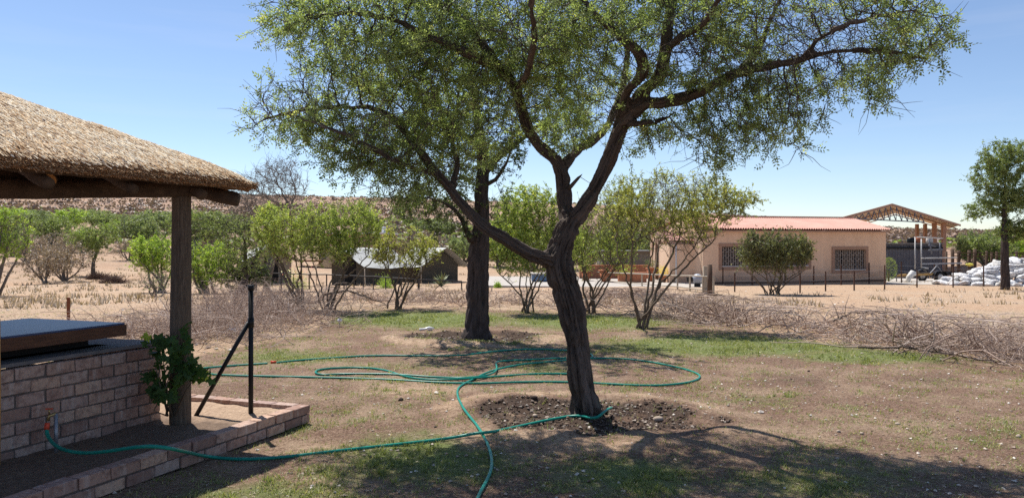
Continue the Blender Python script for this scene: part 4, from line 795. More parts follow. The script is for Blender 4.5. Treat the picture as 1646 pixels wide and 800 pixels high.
# local frame: X = -u (towards the camera); Y = outwards to the right of the wall is (-v)
def braai():
    random.seed(3); org = (-2.99, 6.55, 0.0)
    t = thing('brick_counter', org, 'long low brick braai wall with seven courses and a dark plastered top under the thatch', 'brick wall', rz=ROTU)
    # rotating by ROTU: X=-u, Y = rotate90(X) = (u_y,-u_x)... = outward (+.933,-.36)
    mb = MB(); Lw = 2.6; mb.box((Lw / 2 + .003, -.056, .36), (Lw - .012, .10, .70)); mb.box((.05, -.6, .36), (.09, 1.1, .70)); mb.build('mortar', M['mortar'], t)
    for c in range(7):
        z = .128 + c * .0935; off = 0 if c % 2 else -.1175; x = off; k = 0
        while x < Lw - .02:
            x0 = max(x, 0); x1 = min(x + .2275, Lw); w = x1 - x0
            if w > .05: lay(t, (x0 + x1) / 2, -.052 + random.uniform(-.006, .006), z + random.uniform(-.003, .003), random.uniform(-.018, .018), w / .2275 * 1.0, random.randint(0, 3)).scale[2] = 1.13
            x += .235; k += 1
        for q in range(4): lay(t, .052 + (0 if q else .0), -.22 - q * .235 + (.0 if c % 2 else .11), z, math.pi / 2, 1, q + c).scale[2] = 1.13
    cp = MB(); cp.box((Lw / 2 - .01, -.20, .757), (Lw + .06, .34, .026)); cp.box((.16, -.75, .757), (.36, .75, .0255)); cp.build('top', M['cap'], t)
    # table slab resting on the counter
    z = .95; C0 = np.array([-3.17, 6.33]); R = rz_axes(np.array([ROTU]))[0]
    s = thing('table_slab', (C0[0], C0[1], z), 'thick dark wooden tabletop with a bluish black top lying over the brick counter', 'tabletop', rz=ROTU)
    MB().box((.95, -.56, -.055), (1.9, 1.12, .09)).build('frame', M['slab_wood'], s); 
    MB().box((.95, -.56, -.003), (1.88, 1.10, .014)).build('top_sheet', M['slab_top'], s)
    g = MB(); g.box((.9, -.5, -.15), (1.5, .5, .09)); g.box((.9, -.5, -.19), (1.7, .7, .02)); o = g.build('gap_shade_box', M['gap_shade'], None, loc=s.location[:]); o.rotation_euler[2] = ROTU; tag(o, 'black grill box added to stand for the shade in the gap under the tabletop', 'braai')  # black box added to stand for the shade under the slab
    p = MB().tube([(0, 0, 0), (.004, 0, .5), (0, 0, 1.0)], .008, 8).build('thin_rod', M['cutwood'], None, True, tuple(P(7, 640, 5.25) * np.array([1, 1, 0]) + np.array([.03, -.1, .1]))); tag(p, 'thin tan rod standing against the brick counter', 'rod')
braai()
def planter():
    random.seed(5); cx, cy = -1.805, 6.87
    t = thing('planter_border', (cx, cy, 0), 'low two-course brick edging round the sandy planting bed', 'brick edging', rz=ROTU)
    Lp = 3.6
    for c in range(2):
        z = .048 + c * .083
        x = 0 if c else .118; lay(t, .052 if 0 else .0, 0, -5) if 0 else None
        x = (.118 if c == 0 else 0.0)
        if c == 0: lay(t, .056, -.054, z, 0, .5, 1)
        while x < Lp: lay(t, x + .1125, -.054 + random.uniform(-.006, .006), z + random.uniform(-.002, .003), random.uniform(-.02, .02), .99, random.randint(0, 3), random.uniform(-.02, .02)); x += .233
        y = -.112 - (0 if c else .118)
        while y > -1.5: lay(t, .054 + random.uniform(-.006, .006), y - .115, z + random.uniform(-.002, .003), math.pi / 2 + random.uniform(-.03, .03), .99, random.randint(0, 3), random.uniform(-.02, .02)); y -= .233
    mb = MB(); mb.box((Lp / 2 + .01, -.056, .058), (Lp - .03, .088, .10)); mb.box((.056, -.8, .058), (.088, 1.38, .10)); mb.build('mortar', M['mortar'], t)
    n = 60; X, Y = np.meshgrid(np.linspace(.09, Lp, 110), np.linspace(-1.62, -.09, 50), indexing='ij'); Z = .118 + (n2(X, Y, 3, 4, 3) - .5) * .05 + (n2(X, Y, 14, 3, 4) - .5) * .025 + .03 * np.exp(-((X - .25) / .15) ** 2)
    V = np.stack([X, Y, Z], -1).reshape(-1, 3); i = np.arange(109)[:, None] * 50; j = np.arange(49)[None]; F = np.stack([i + j, i + 50 + j, i + 51 + j, i + 1 + j], -1).reshape(-1, 4)
    m = NT('bed_soil'); v = m.coord(); c1 = m.ramp(m.noise(30, v, 6, .7), [(.3, (.28, .19, .13, 1)), (.7, (.50, .36, .25, 1))]); c2 = m.ramp(m.noise(30, v, 6, .7), [(.3, (.10, .065, .045, 1)), (.7, (.22, .155, .11, 1))])
    sx = m.n("ShaderNodeSeparateXYZ"); m.l(v, sx.inputs[0]); m.col(m.mix(m.ramp(m.math('ADD', sx.outputs[0], m.math('MULTIPLY', m.noise(4, v), .5)), [(.75, (0, 0, 0, 1)), (1.0, (1, 1, 1, 1))]), c1, c2)); m.set(Roughness=.97); m.bump(m.noise(50, v, 5), .8, .02)
    o = link('bed_soil', mesh_np('bed_soil', V, F, True), m.m, None, (cx, cy, 0)); o.rotation_euler[2] = ROTU; tag(o, 'sandy soil filling the planting bed inside the brick edging', kind='structure')
planter()
def post_and_vine():
    b = np.array([-2.76, 6.40, .1]); t = thing('support_post', tuple(b), 'thick weathered wooden post carrying the thatch, vine at its foot', 'post')
    pts = np.array([[0.0, 0, -.3], [.0, 0, .3], [.004, 0, .9], [.01, 0, 1.4], [.012, 0, 1.92]]); p, rr = subdiv(pts, [.086, .086, .082, .078, .074], .05, RNG); V, fq, ft, bk = tube_geo(p, rr, 24); d = (n2(bk[:, 0] * 30, bk[:, 1] * 30 + bk[:, 2] * 8, 1, 3, 7) - .5) * .012; V[:, :2] *= (1 + d / .08)[:, None]
    link('pole', mesh_np('pole', V, [fq, ft], True, {'bk': bk}), M['post'], t)
    # black steel fence post with its strut
    f = thing('fence_post', (-2.26, 6.66, .1), 'black round steel corner post with a slanting brace in the planting bed', 'fence post')
    MB().tube([(0, 0, -.3), (0, 0, 1.12)], .021, 14).tube([(0, 0, 1.10), (0, 0, 1.145)], .026, 14).build('pole', M['black'], f, True); MB().tube([(-.50, .02, -.02), (-.02, 0, .82)], .019, 12).build('brace', M['black'], f, True); MB().tube([(0, 0, .78), (0, 0, .86)], .027, 12).build('clamp', M['black'], f, True)
    # vine: each leaf a part
    v = thing('vine', (-2.72, 6.2, .12), 'leafy green grapevine climbing round the foot of the wooden post', 'vine'); rng = np.random.default_rng(4)
    ang = np.linspace(0, 2 * math.pi, 26, endpoint=False); rr = .5 + .13 * np.cos(5 * ang) + .05 * np.cos(15 * ang); rr[np.abs(ang - math.pi) < .25] *= .35
    x = rr * np.cos(ang); y = rr * np.sin(ang); z = -.35 * (x ** 2 + y ** 2) + .05 * np.cos(5 * ang); V = np.concatenate([[[0, 0, .05]], np.stack([x, y, z], 1)]); F = np.array([[0, i + 1, (i + 1) % 26 + 1] for i in range(26)])
    lm = [leafmat('vine_leaf', (.035, .075, .018, 1), (.05, .10, .025, 1)), leafmat('vine_leaf_young', (.30, .38, .05, 1), (.40, .45, .06, 1))]
    me = [mesh_np('leaf', V * np.array([1, s, 1]), F, True, {'tint': np.full(27, .5)}) for s in (1, .85)]; [m_.materials.append(lm[0]) for m_ in me]; my = mesh_np('leaf', V, F, True, {'tint': np.full(27, .5)}); my.materials.append(lm[1])
    def leaf(px, py, D, s, young=False):
        p = P(px, py, D) - np.array(v.location); o = bpy.data.objects.new('leaf', my if young else me[rng.integers(2)]); C.objects.link(o); o.parent = v; o.location = p; nrm = Vector((rng.normal() * .6, -1 + rng.normal() * .5, .6 + rng.normal() * .5)); o.rotation_euler = nrm.to_track_quat('Z', 'Y').to_euler(); o.rotation_euler.rotate_axis('Z', rng.random() * 6.3); o.scale = (s,) * 3
    for k in range(110):
        a, b_ = rng.uniform(-1.6, 1.6), rng.uniform(-1.7, 1.7); px = 268 + a * (19 + 6 * math.sin(b_ * 3)) - b_ * 3; py = 592 + b_ * 29
        if py < 556 and px > 282: px -= 25
        leaf(np.clip(px, 228, 312), np.clip(py, 540, 642), 6.18 + rng.normal() * .07, rng.uniform(.05, .105))
    for k in range(22): leaf(300 + k * 1.3 + rng.normal() * 6, 585 + k * .9 + rng.normal() * 7, 6.2 + rng.normal() * .04, rng.uniform(.06, .11))
    for k in range(7): leaf(297 + rng.normal() * 5, 520 + k * 9, 6.28, .08)
    for px, py in ((230, 541), (236, 545), (233, 538), (239, 541)): leaf(px, py, 6.2, .055, True)
    leaf(334, 606, 6.2, .07, True); leaf(331, 598, 6.2, .05, True)
    mb = MB()
    for k in range(9):
        a = P(272 + rng.normal() * 4, 668, 6.3) - np.array(v.location); c_ = P(rng.uniform(245, 320), rng.uniform(545, 620), 6.22) - np.array(v.location); mb.tube([a, a * .5 + c_ * .5 + rng.normal(size=3) * .05, c_], [.007, .005, .003], 6)
    mb.build('stem', M['bark_tan'], v, True)
post_and_vine()
def thatch():
    T0 = np.array([-2.235, 6.72]); u = np.array([.42, .907]); u /= np.linalg.norm(u); v = np.array([-u[1], u[0]])
    LA, LB = 3.0, 5.0; na, nb = 76, 126
    def H(a, b):
        k = .22; h = np.clip(.5 + .5 * (b - a) / k, 0, 1); m = b * (1 - h) + a * h - k * h * (1 - h); m = np.minimum(m, 3 + 0 * m)
        return 2.14 + .49 * m - .02 * m * m + .035 * (1 - np.exp(-np.maximum(m, 0) / .04)) - .035
    def W2(a, b, z): return np.stack([T0[0] + v[0] * a - u[0] * b, T0[1] + v[1] * a - u[1] * b, z], -1)
    a = np.linspace(0, 1, na) ** 1.3 * LA; b = np.linspace(0, 1, nb) ** 1.3 * LB; A, B = np.meshgrid(a, b, indexing='ij')
    rag = lambda A, B: (n2(A + B, A - B, 9, 3, 5) - .5) * .025
    ja = A + (rag(A, B)) * np.exp(-A / .05) ; jb = B + rag(B, A) * np.exp(-B / .05); Z = H(A, B) + (n2(A, B, 7, 4, 3) - .5) * .018 + .04
    top = W2(ja, jb, Z); bot = W2(ja + .05 * np.exp(-A / .2), jb + .05 * np.exp(-B / .2), H(A, B) - .03)
    V = np.concatenate([top.reshape(-1, 3), bot.reshape(-1, 3)]); i = np.arange(na - 1)[:, None] * nb; j = np.arange(nb - 1)[None]; F1 = np.stack([i + j, i + nb + j, i + nb + 1 + j, i + 1 + j], -1).reshape(-1, 4); off = na * nb; F2 = F1[:, ::-1] + off
    e1 = np.arange(nb - 1); e2 = np.arange(na - 1) * nb; S1 = np.stack([e1, e1 + 1, e1 + 1 + off, e1 + off], -1); S2 = np.stack([e2, e2 + off, e2 + nb + off, e2 + nb], -1)
    o0 = np.array([T0[0], T0[1], 2.0]); t = thing('thatched_roof', tuple(o0), 'shaggy straw thatch roof corner with log beams overhanging the braai', 'thatch roof')
    link('thatch', mesh_np('thatch', V - o0, np.concatenate([F1, F2, S1, S2]), True), M['thatch'], t)
    # straw stems lying down the slope
    rng = np.random.default_rng(8)
    def straws(n, a, b, onedge):
        dn = np.where((a < b)[:, None], W2(np.full(n, -1.), np.zeros(n), np.zeros(n)) - W2(np.zeros(n), np.zeros(n), np.zeros(n)), W2(np.zeros(n), np.full(n, -1.), np.zeros(n)) - W2(np.zeros(n), np.zeros(n), np.zeros(n)))
        dn[:, 2] = -.5; dn += rng.normal(size=(n, 3)) * np.array([.10, .10, .05]); dn /= np.linalg.norm(dn, axis=1)[:, None]; up = np.array([0, 0, 1.]) + rng.normal(size=(n, 3)) * .2
        L = rng.uniform(.02, .065, n); p = W2(a, b, H(a, b) + .045 + (n2(a, b, 7, 4, 3) - .5) * .018 + rng.uniform(-.003, .008, n)); 
        tv = np.array([[0, -.5, 0], [0, .5, 0], [1, .4, .10], [1, -.4, .10], [0, 0, .5], [1, 0, .62]]); tf = np.array([[4, 1, 2, 5], [0, 4, 5, 3]])
        side = np.cross(up, dn); side /= np.linalg.norm(side, axis=1)[:, None]; nn = np.cross(dn, side); R = np.stack([dn, side, nn], 1); sc3 = np.stack([L, np.full(n, .0046) * rng.uniform(.6, 1.5, n), np.full(n, .006)], 1)
        Vt = tv[None] * sc3[:, None, :]; Vt = np.einsum('nkj,nji->nki', Vt, R) + p[:, None, :]; Ft = tf[None] + (np.arange(n) * 6)[:, None, None]
        T = np.clip(rng.normal(.55, .22, n) + (n2(a, b, 3, 3, 6) - .5) * .7 - (rng.random(n) < .07) * .5 + .1, 0, 1); return Vt.reshape(-1, 3), Ft.reshape(-1, 4), np.repeat(T, 6)
    n = 66000; a_ = rng.random(n) * 2.4; b_ = rng.random(n) ** 1.0 * 4.2; ok = (a_ < b_ + .25); a_, b_ = a_[ok], b_[ok]
    V, F, T = straws(len(a_), a_, b_, False); o = link('straw', mesh_np('straw', V - o0, F, False, {'tint': T}), M['straw'], t); tag(o, kind='stuff')
    # fringe of cut ends at the eave, tinted dark to paint in shade
    n = 9000; b2 = rng.random(n) * 4.2; a2 = -rng.random(n) * .02; x = W2(a2 + .015, b2, 2.135 - rng.random(n) * .055); d = np.tile(np.append(-v * 1.0, -.35), (n, 1)) + rng.normal(size=(n, 3)) * .18; R = axes_from(d, rng); V, F, T = scatter(np.array([[0, -.5, 0], [0, .5, 0], [1, .5, 0], [1, -.5, 0]]), np.array([[0, 1, 2, 3]]), x, R, np.stack([rng.uniform(.015, .045, n), np.full(n, .005), np.full(n, .005)], 1), np.clip(rng.normal(.08, .08, n), 0, 1)); 
    tag(link('straw_fringe', mesh_np('straw_fringe', V - o0, F, False, {'tint': T}), M['straw'], t), kind='stuff')
    # timbers
    def log(name, p0, p1, r0, r1, mat=M['log'], seed=0):
        p, rr = subdiv([p0, (np.array(p0) + p1) / 2 + np.array([0, .01, -.012]), p1], [r0, (r0 + r1) / 2, r1], .06, RNG); V_, fq, ft, bk = tube_geo(p - o0, rr, 18); V_ += (fbm(V_ * 9 + seed, 3, 4)[:, None] - .5) * .018; return link(name, mesh_np(name, V_, [fq, ft], True, {'bk': bk}), mat, t)
    log('beam', P(-260, 300, 5.2), P(318, 303, 6.42), .08, .07)
    log('beam', P(-200, 268, 5.3), P(230, 292, 6.5), .075, .065, seed=4)
    log('rafter', P(140, 262, 6.55), P(383, 321, 6.68), .058, .062, seed=7)
    for k, bb in enumerate((.5, 1.15, 1.8, 2.45, 3.1)):
        p0 = W2(np.array(.10), np.array(bb), np.array(2.0)); ae = min(2.6, bb); p1 = W2(np.array(ae), np.array(bb), H(np.array(ae), np.array(9.)) - .18); log('rafter', p0, p1, .045, .045, seed=k)
    q = P(78, 290, 5.62); d = q - P(60, 262, 6.6); d /= np.linalg.norm(d); log('cross_pole', q - d * 1.2, q, .055, .055)
    c = MB().tube([q, q + d * .006], .05, 18).build('sawn_end', M['cutwood'], t); c.location = -o0
    for k in range(9):
        aa = .1 + k * .25; p0 = W2(np.array(aa), np.array(aa + .02), H(np.array(aa), np.array(9.)) - .10); p1 = W2(np.array(aa), np.array(4.8), H(np.array(aa), np.array(9.)) - .10); log('lath', p0, p1, .014, .014)
thatch()
def tap_and_hoses():
    gm = NT('hose_green'); gm.col(gm.ramp(gm.noise(5, gm.coord(), 5, .7), [(.35, (.004, .20, .15, 1)), (.6, (.015, .25, .18, 1)), (.8, (.10, .22, .15, 1))])); gm.set(Roughness=.32); gm = gm.m
    X = lambda px, py, z=.013: (lambda b: np.array([b[0], b[1], b[2] + z]))(G(px, py))
    t = thing('garden_tap', (-3.37, 5.75, .12), 'small brass tap on a grey riser pipe against the brick counter', 'tap'); rt = P(88, 712, 5.5); q = np.array([rt[0] + .01, 5.52, 0]); o0 = np.array(t.location)
    a = P(90, 735, 5.48); a2 = P(90, 664, 5.48); MB().tube([a - o0, a2 - o0], .014, 12).build('pipe', M['steel'], t, True); tp = P(79, 668, 5.46); MB().tube([a2 - o0, tp - o0, P(77, 676, 5.45) - o0], [.013, .012, .011], 10).tube([tp - o0 + np.array([0, 0, .01]), tp - o0 + np.array([0, 0, .05])], .006, 8).build('valve', M['brass'], t, True); MB().bar(tp - o0 + np.array([-.025, 0, .05]), tp - o0 + np.array([.025, 0, .052]), .008).build('handle', M['red'], t)
    c0 = P(76, 679, 5.45); c1 = P(75, 690, 5.44); MB().tube([c0 - o0, c1 - o0], .017, 12).build('connector', M['red'], t, True)
    hz = thing('garden_hose', tuple(c1), 'green garden hose running from the brass tap to the foot of the forked tree', 'hose'); ctrl = [c1, P(76, 700, 5.42), P(88, 716, 5.3), P(110, 725, 5.22), P(140, 728, 5.15), P(180, 724, 5.05), P(215, 718, 4.97), P(250, 716, 4.9)]
    ctrl += [P(285, 722, 4.93), X(325, 735), X(380, 741), X(450, 738), X(540, 727), X(640, 716), X(720, 707), X(766, 702, .035), X(790, 699, .025), X(830, 688), X(880, 678, .02), X(930, 671, .03)]
    fr = P(957, 665, 6.78); ctrl += [np.array([fr[0], fr[1], .055]), P(975, 658, 6.95), P(983, 653, 7.2) * np.array([1, 1, 0]) + np.array([0, 0, .07])]
    def smooth(c, k=3):
        c = np.array(c)
        for _ in range(k):
            o = [c[0]]
            for i in range(len(c) - 1): o += [c[i] * .75 + c[i + 1] * .25, c[i] * .25 + c[i + 1] * .75]
            o.append(c[-1]); c = np.array(o)
        return c
    p = smooth(ctrl); MB().tube(p - p[0], .0125, 10).build('tube', gm, hz, True)
    pts = [(762, 830), (768, 800), (781, 778), (791, 755), (790, 735), (784, 715), (769, 688), (752, 668), (741, 652), (734, 634), (738, 622), (760, 611), (787, 600), (836, 589), (870, 584), (909, 580), (960, 576), (1027, 579), (1089, 591), (1122, 601), (1127, 609), (1106, 617), (1050, 622), (971, 618), (911, 615), (840, 615), (769, 618), (700, 616), (624, 611), (520, 608), (430, 606), (348, 604), (320, 600), (300, 597), (316, 594), (368, 589), (430, 585)]
    ctrl = [X(a, b) for a, b in pts]; 
    for k, (a, b) in enumerate(pts):
        if (a, b) in ((787, 600), (836, 589)): ctrl[k][2] += .02
    p = smooth(ctrl); h2 = thing('garden_hose', tuple(p[0]), 'green garden hose looping wide round behind the forked tree and back toward the viewer', 'hose'); MB().tube(p - p[0], .0125, 8).build('tube', gm, h2, True)
    pts = [(445, 584), (480, 580), (540, 576), (600, 572), (680, 573), (746, 575), (785, 569), (825, 563), (870, 562), (908, 564), (950, 568), (955, 578), (909, 576), (859, 579), (810, 581), (796, 586), (799, 594), (797, 602), (778, 609), (740, 612), (690, 607), (640, 603), (600, 602), (550, 602), (516, 604), (505, 600), (512, 595), (545, 592), (592, 592), (624, 597), (645, 605), (680, 612), (740, 614), (800, 606), (860, 602), (911, 602), (945, 602)]
    p = smooth([X(a, b, .013 + (.022 if 735 < a < 800 else 0)) for a, b in pts]); h3 = thing('garden_hose', tuple(p[0]), 'green garden hose lying in flat loops on the lawn beyond the planting bed', 'hose'); MB().tube(p - p[0], .0125, 8).build('tube', gm, h3, True)
    c = X(435, 584, .016); c2 = X(444, 583.5, .016); MB().tube([c - c, c2 - c], [.024, .017], 10).build('connector', M['red'], h3, True).location = c - p[0]
tap_and_hoses()
def small_things():
    for px, py, r, h, lb in ((373, 541, .075, .06, 'round frosted solar garden light beside the slanting black brace'), (546, 525, .045, .09, 'small clear solar light on the lawn by the brush heap')):
        b = G(px, py); t = thing('solar_light', tuple(b), lb, 'garden light', 'solar lights'); MB().tube([(0, 0, -.05), (0, 0, h)], .008, 8).build('stake', M['steel'], t, True)
        bm = bmesh.new(); bmesh.ops.create_uvsphere(bm, u_segments=16, v_segments=10, radius=r); 
        for v in bm.verts: v.co.z = v.co.z * .82 + h + r * .7
        me = bpy.data.meshes.new('globe'); bm.to_mesh(me); bm.free(); o = link('globe', me, M['clear'], t); [setattr(p, 'use_smooth', True) for p in me.polygons]; MB().tube([(0, 0, h + r * 1.35), (0, 0, h + r * 1.6)], r * .6, 12).build('cap', M['steel'], t, True)
    b = G(686, 531); o = MB().tube([(-.14, 0, .02), (-.05, .02, .025), (.05, -.01, .05), (.14, .01, .04)], [.022, .02, .03, .012], 8).tube([(.02, 0, .03), (.1, .02, .03)], .03, 8).build('white_pipe_piece', M['clear'], None, True, tuple(b)); tag(o, 'small whitish sprinkler piece lying near the dark straight trunk', 'sprinkler')
    for px, py, h, lb in ((110, 512, .33, 'short rusty iron stake on the sand behind the tabletop'),): 
        b = G(px, py + 14); o = MB().bar((0, 0, -.1), (0, 0, h + .25), .045).build('iron_stake', plain('rust', (.28, .10, .04, 1), (.14, .05, .03, 1), 20, .9), None, loc=tuple(b)); tag(o, lb, 'stake')
small_things()
# ------------------------------------------------------------------ house
def house():
    Lc = np.array([9.45, 38.1]); Rc = np.array([19.97, 41.1]); d = Rc - Lc; Wd = float(np.linalg.norm(d)); rz = math.atan2(d[1], d[0]); zb = -.62; H = 2.27 - zb
    pm_ = NT('peach_plaster_wall'); vv = pm_.coord(); sx = pm_.n('ShaderNodeSeparateXYZ'); pm_.l(vv, sx.inputs[0]); zz_ = pm_.math('ADD', sx.outputs[2], pm_.math('MULTIPLY', pm_.noise(2.2, vv, 4), -.9)); cc_ = pm_.ramp(pm_.noise(1.2, pm_.scale(vv, (1.6, 1, .35)), 6, .65), [(.3, (.66, .455, .31, 1)), (.55, (.76, .53, .365, 1)), (.75, (.80, .575, .40, 1))]); pm_.col(pm_.mix(pm_.ramp(zz_, [(0, (.7, .7, .7, 1)), (.55, (0, 0, 0, 1))]), cc_, (.42, .27, .18, 1))); pm_.set(Roughness=.93); 0; t = thing('house', (Lc[0], Lc[1], zb), 'long peach plastered house with a pink corrugated roof and two barred windows', 'house', rz=rz)
    pl = plain('peach_plaster', (.68, .455, .30, 1), (.60, .39, .255, 1), 1.2, .92, .25, 30); pl = pm_.m; tr = plain('brown_trim', (.40, .255, .18, 1), (.33, .20, .14, 1), 3, .9, .1); dk = plain('dark_plinth', (.16, .10, .075, 1), None, 3, .9)
    fm = plain('window_steel', (.16, .12, .10, 1), None, 8, .6, 0); bm_ = plain('grille_paint', (.50, .43, .37, 1), None, 8, .6, 0); gl = NT('window_glass'); gl.col((.02, .025, .035, 1)); gl.set(Roughness=.08); gl.b.inputs['Specular IOR Level'].default_value = .6; gl = gl.m; cu = plain('curtain_tan', (.36, .24, .17, 1), (.25, .16, .11, 1), 4, .9, .3, 20, stretch=(12, 1, 1)); wh = plain('white_sill', (.75, .73, .70, 1), None, 8, .7, 0)
    # px -> local x along the wall
    def lx(px): q = (px - 823) / FL; s = (Lc[0] - q * Lc[1]) / (q * d[1] - d[0]) * 1.0; return s * Wd
    def lz(px, py): s = lx(px) / Wd; D = Lc[1] + d[1] * s; return EYE - (py - 392) / FL * D - zb
    wins = []
    for (x0, x1, y0, y1) in ((1160, 1299, 396, 428), (1341, 1391, 401, 434)): wins.append((lx(x0), lx(x1), lz((x0 + x1) / 2, y1), lz((x0 + x1) / 2, y0)))
    T = .22; w1, w2 = wins; mb = MB(); xs = [0, w1[0], w1[1], w2[0], w2[1], Wd]
    mb.box(((xs[0] + xs[1]) / 2, T / 2, H / 2), (xs[1] - xs[0], T, H)); mb.box(((xs[2] + xs[3]) / 2, T / 2, H / 2), (xs[3] - xs[2], T, H)); mb.box(((xs[4] + xs[5]) / 2, T / 2, H / 2), (xs[5] - xs[4], T, H))
    for w in wins: mb.box(((w[0] + w[1]) / 2, T / 2, w[2] / 2), (w[1] - w[0], T, w[2])); mb.box(((w[0] + w[1]) / 2, T / 2, (w[3] + H) / 2), (w[1] - w[0], T, H - w[3]))
    mb.build('wall', pl, t); dep = 5.4
    MB().box((T / 2, dep / 2 + T / 2 + .003, H / 2), (T, dep - .006, H)).build('wall', pl, t); MB().box((Wd - T / 2, dep / 2 + T / 2 + .003, H / 2), (T, dep - .006, H)).build('wall', pl, t); MB().box((Wd / 2, dep + T + .11, H / 2 + .003), (Wd, .2, H)).build('wall', pl, t)
    MB().box((Wd / 2, -.006, .28), (Wd + .02, .03, .10)).build('plinth', dk, t)
    for wi, (x0, x1, z0, z1) in enumerate(wins):
        wn = bpy.data.objects.new('window', None); C.objects.link(wn); wn.parent = t; wn.location = (x0, 0, z0); w = x1 - x0; h = z1 - z0; b = .16
        MB().box((w / 2, -.02, h + b / 2), (w + 2 * b, .05, b)).box((w / 2, -.02, -b / 2), (w + 2 * b, .05, b)).box((-b / 2, -.0205, h / 2), (b, .05, h)).box((w + b / 2, -.0205, h / 2), (b, .05, h)).build('trim', tr, wn)
        f = MB(); 
        for fx in ([0.03, w - .03] + ([w * .3, w * .72] if wi else [w * .27, w * .62])): f.box((fx, .10, h / 2), (.06, .05, h))
        f.box((w / 2, .101, .025), (w, .05, .05)); f.box((w / 2, .1005, h - .025), (w, .05, .05)); f.box((w / 2, .102, h * .74), (w, .045, .04)); f.build('frame', fm, wn)
        MB().box((w / 2, -.01, .02), (w - .02, .10, .035)).build('sill', wh, wn)
        cuts = [0, .3, .72, 1] if wi else [0, .27, .62, 1]
        for k in range(3): MB().box((w * (cuts[k] + cuts[k + 1]) / 2, .12, h / 2), (w * (cuts[k + 1] - cuts[k]) - .05, .008, h - .05)).build('pane', gl if (k == 1 or wi == 0 and k == 1) else gl, wn)
        mb = MB(); MB().box((w * .86, .16, h / 2), (w * .26, .03, h - .06)).build('curtain', cu, wn); MB().box((w * .12, .16, h / 2), (w * .22, .03, h - .06)).build('curtain', cu, wn)
        nb = int(w / .135); bme = MB().box((0, 0, 0), (.018, .018, h - .04)); bme = mesh_np('bar', np.concatenate(bme.v), np.concatenate(bme.f[4])); bme.materials.append(bm_)
        for k in range(1, nb): o = link('bar', bme, None, wn, (k * w / nb, .045, h / 2))
        cr = MB()
        for k in range(nb):
            for zz in (.22, .5, .78): cr.box(((k + .5) * w / nb, .045, h * zz + (.05 if k % 2 else -.05)), (w / nb, .016, .016))
        cr.build('scrollwork', bm_, wn)['kind'] = 'stuff'
    # corrugated roof (points straight from the ridge and eave lines)
    pk = plain('pink_roof_sheet', (.66, .34, .26, 1), (.50, .245, .185, 1), 1.1, .6, .15, 12)
    mk = NT('pink_corrugated_sheet'); kc = mk.mix(mk.ramp(mk.noise(1.3, mk.coord(), 5), [(.3, (0, 0, 0, 1)), (.7, (1, 1, 1, 1))]), (.50, .25, .19, 1), (.64, .345, .265, 1)); mk.col(mk.mix(mk.ramp(mk.attr('rib'), [(.1, (.75, .75, .75, 1)), (.55, (0, 0, 0, 1))]), kc, (.27, .125, .095, 1))); mk.set(Roughness=.6); pk = mk.m  # valleys coloured darker to paint in the shading between ribs
    e0, e1 = np.array([-.14, -.20, H + .10]), np.array([Wd + .1, -.20, H + .10]); rl = np.array([.25, 2.55, H + .76]); rr_ = np.array([Wd + .02, 2.55, H + .76])
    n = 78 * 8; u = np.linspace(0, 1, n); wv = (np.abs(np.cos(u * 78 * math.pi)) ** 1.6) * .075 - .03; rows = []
    for s in np.linspace(0, 1, 5):
        A = e0 * (1 - s) + rl * s; B = e1 * (1 - s) + rr_ * s; p = A[None] * (1 - u[:, None]) + B[None] * u[:, None]; p[:, 2] += wv; rows.append(p)
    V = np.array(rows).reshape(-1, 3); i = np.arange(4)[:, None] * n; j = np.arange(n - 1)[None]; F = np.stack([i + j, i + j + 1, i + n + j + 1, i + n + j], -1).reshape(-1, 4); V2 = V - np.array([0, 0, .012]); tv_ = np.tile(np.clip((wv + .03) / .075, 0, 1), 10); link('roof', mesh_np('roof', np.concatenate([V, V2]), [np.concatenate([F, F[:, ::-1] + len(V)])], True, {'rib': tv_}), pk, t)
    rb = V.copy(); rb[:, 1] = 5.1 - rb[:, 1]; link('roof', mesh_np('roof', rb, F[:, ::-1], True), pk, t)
    rc = MB()
    for k in range(78): rc.box((rl[0] + (k + .5) / 78 * (rr_[0] - rl[0]), 2.55, H + .825), (.09, .26, .05))
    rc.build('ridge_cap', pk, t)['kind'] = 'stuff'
    MB().box((Wd / 2, -.24, H - .02), (Wd + .1, .03, .07)).build('fascia', tr, t)
    gm = MB(); gm.add([[Wd - .1, .05, H], [Wd - .1, 5.3, H], [Wd - .1, 2.55, H + .68]], [[0, 1, 2]]); gm.build('gable', pl, t); MB().add([[.1, .05, H], [.1, 5.3, H], [.25, 2.55, H + .68]], [[0, 2, 1]]).build('gable', pl, t)
    # the lower wing on the left
    a = P(1088, 392, 38.9); t2 = thing('annexe', (a[0], a[1], zb), 'small low peach annexe with its own pink roof at the end of the house', 'annexe'); w = 1.55
    MB().box((w / 2 - .2, 1.6, 1.1), (w + .3, 3.0, 2.2)).build('wall', pl, t2); rv = []
    for s in (0, 1):
        for k in range(81): rv.append((-.45 + k * (w + .5) / 80, -.05 + s * 3.3, 2.42 + s * .5 + math.cos(k / 80 * 12 * 2 * math.pi) * .02))
    MB().add(rv, [[k, k + 1, k + 82, k + 81] for k in range(80)]).build('roof', pk, t2, True); MB().tube([(-.05, -.06, .1), (-.05, -.06, 2.2)], .035, 8).build('downpipe', wh, t2, True)
house()
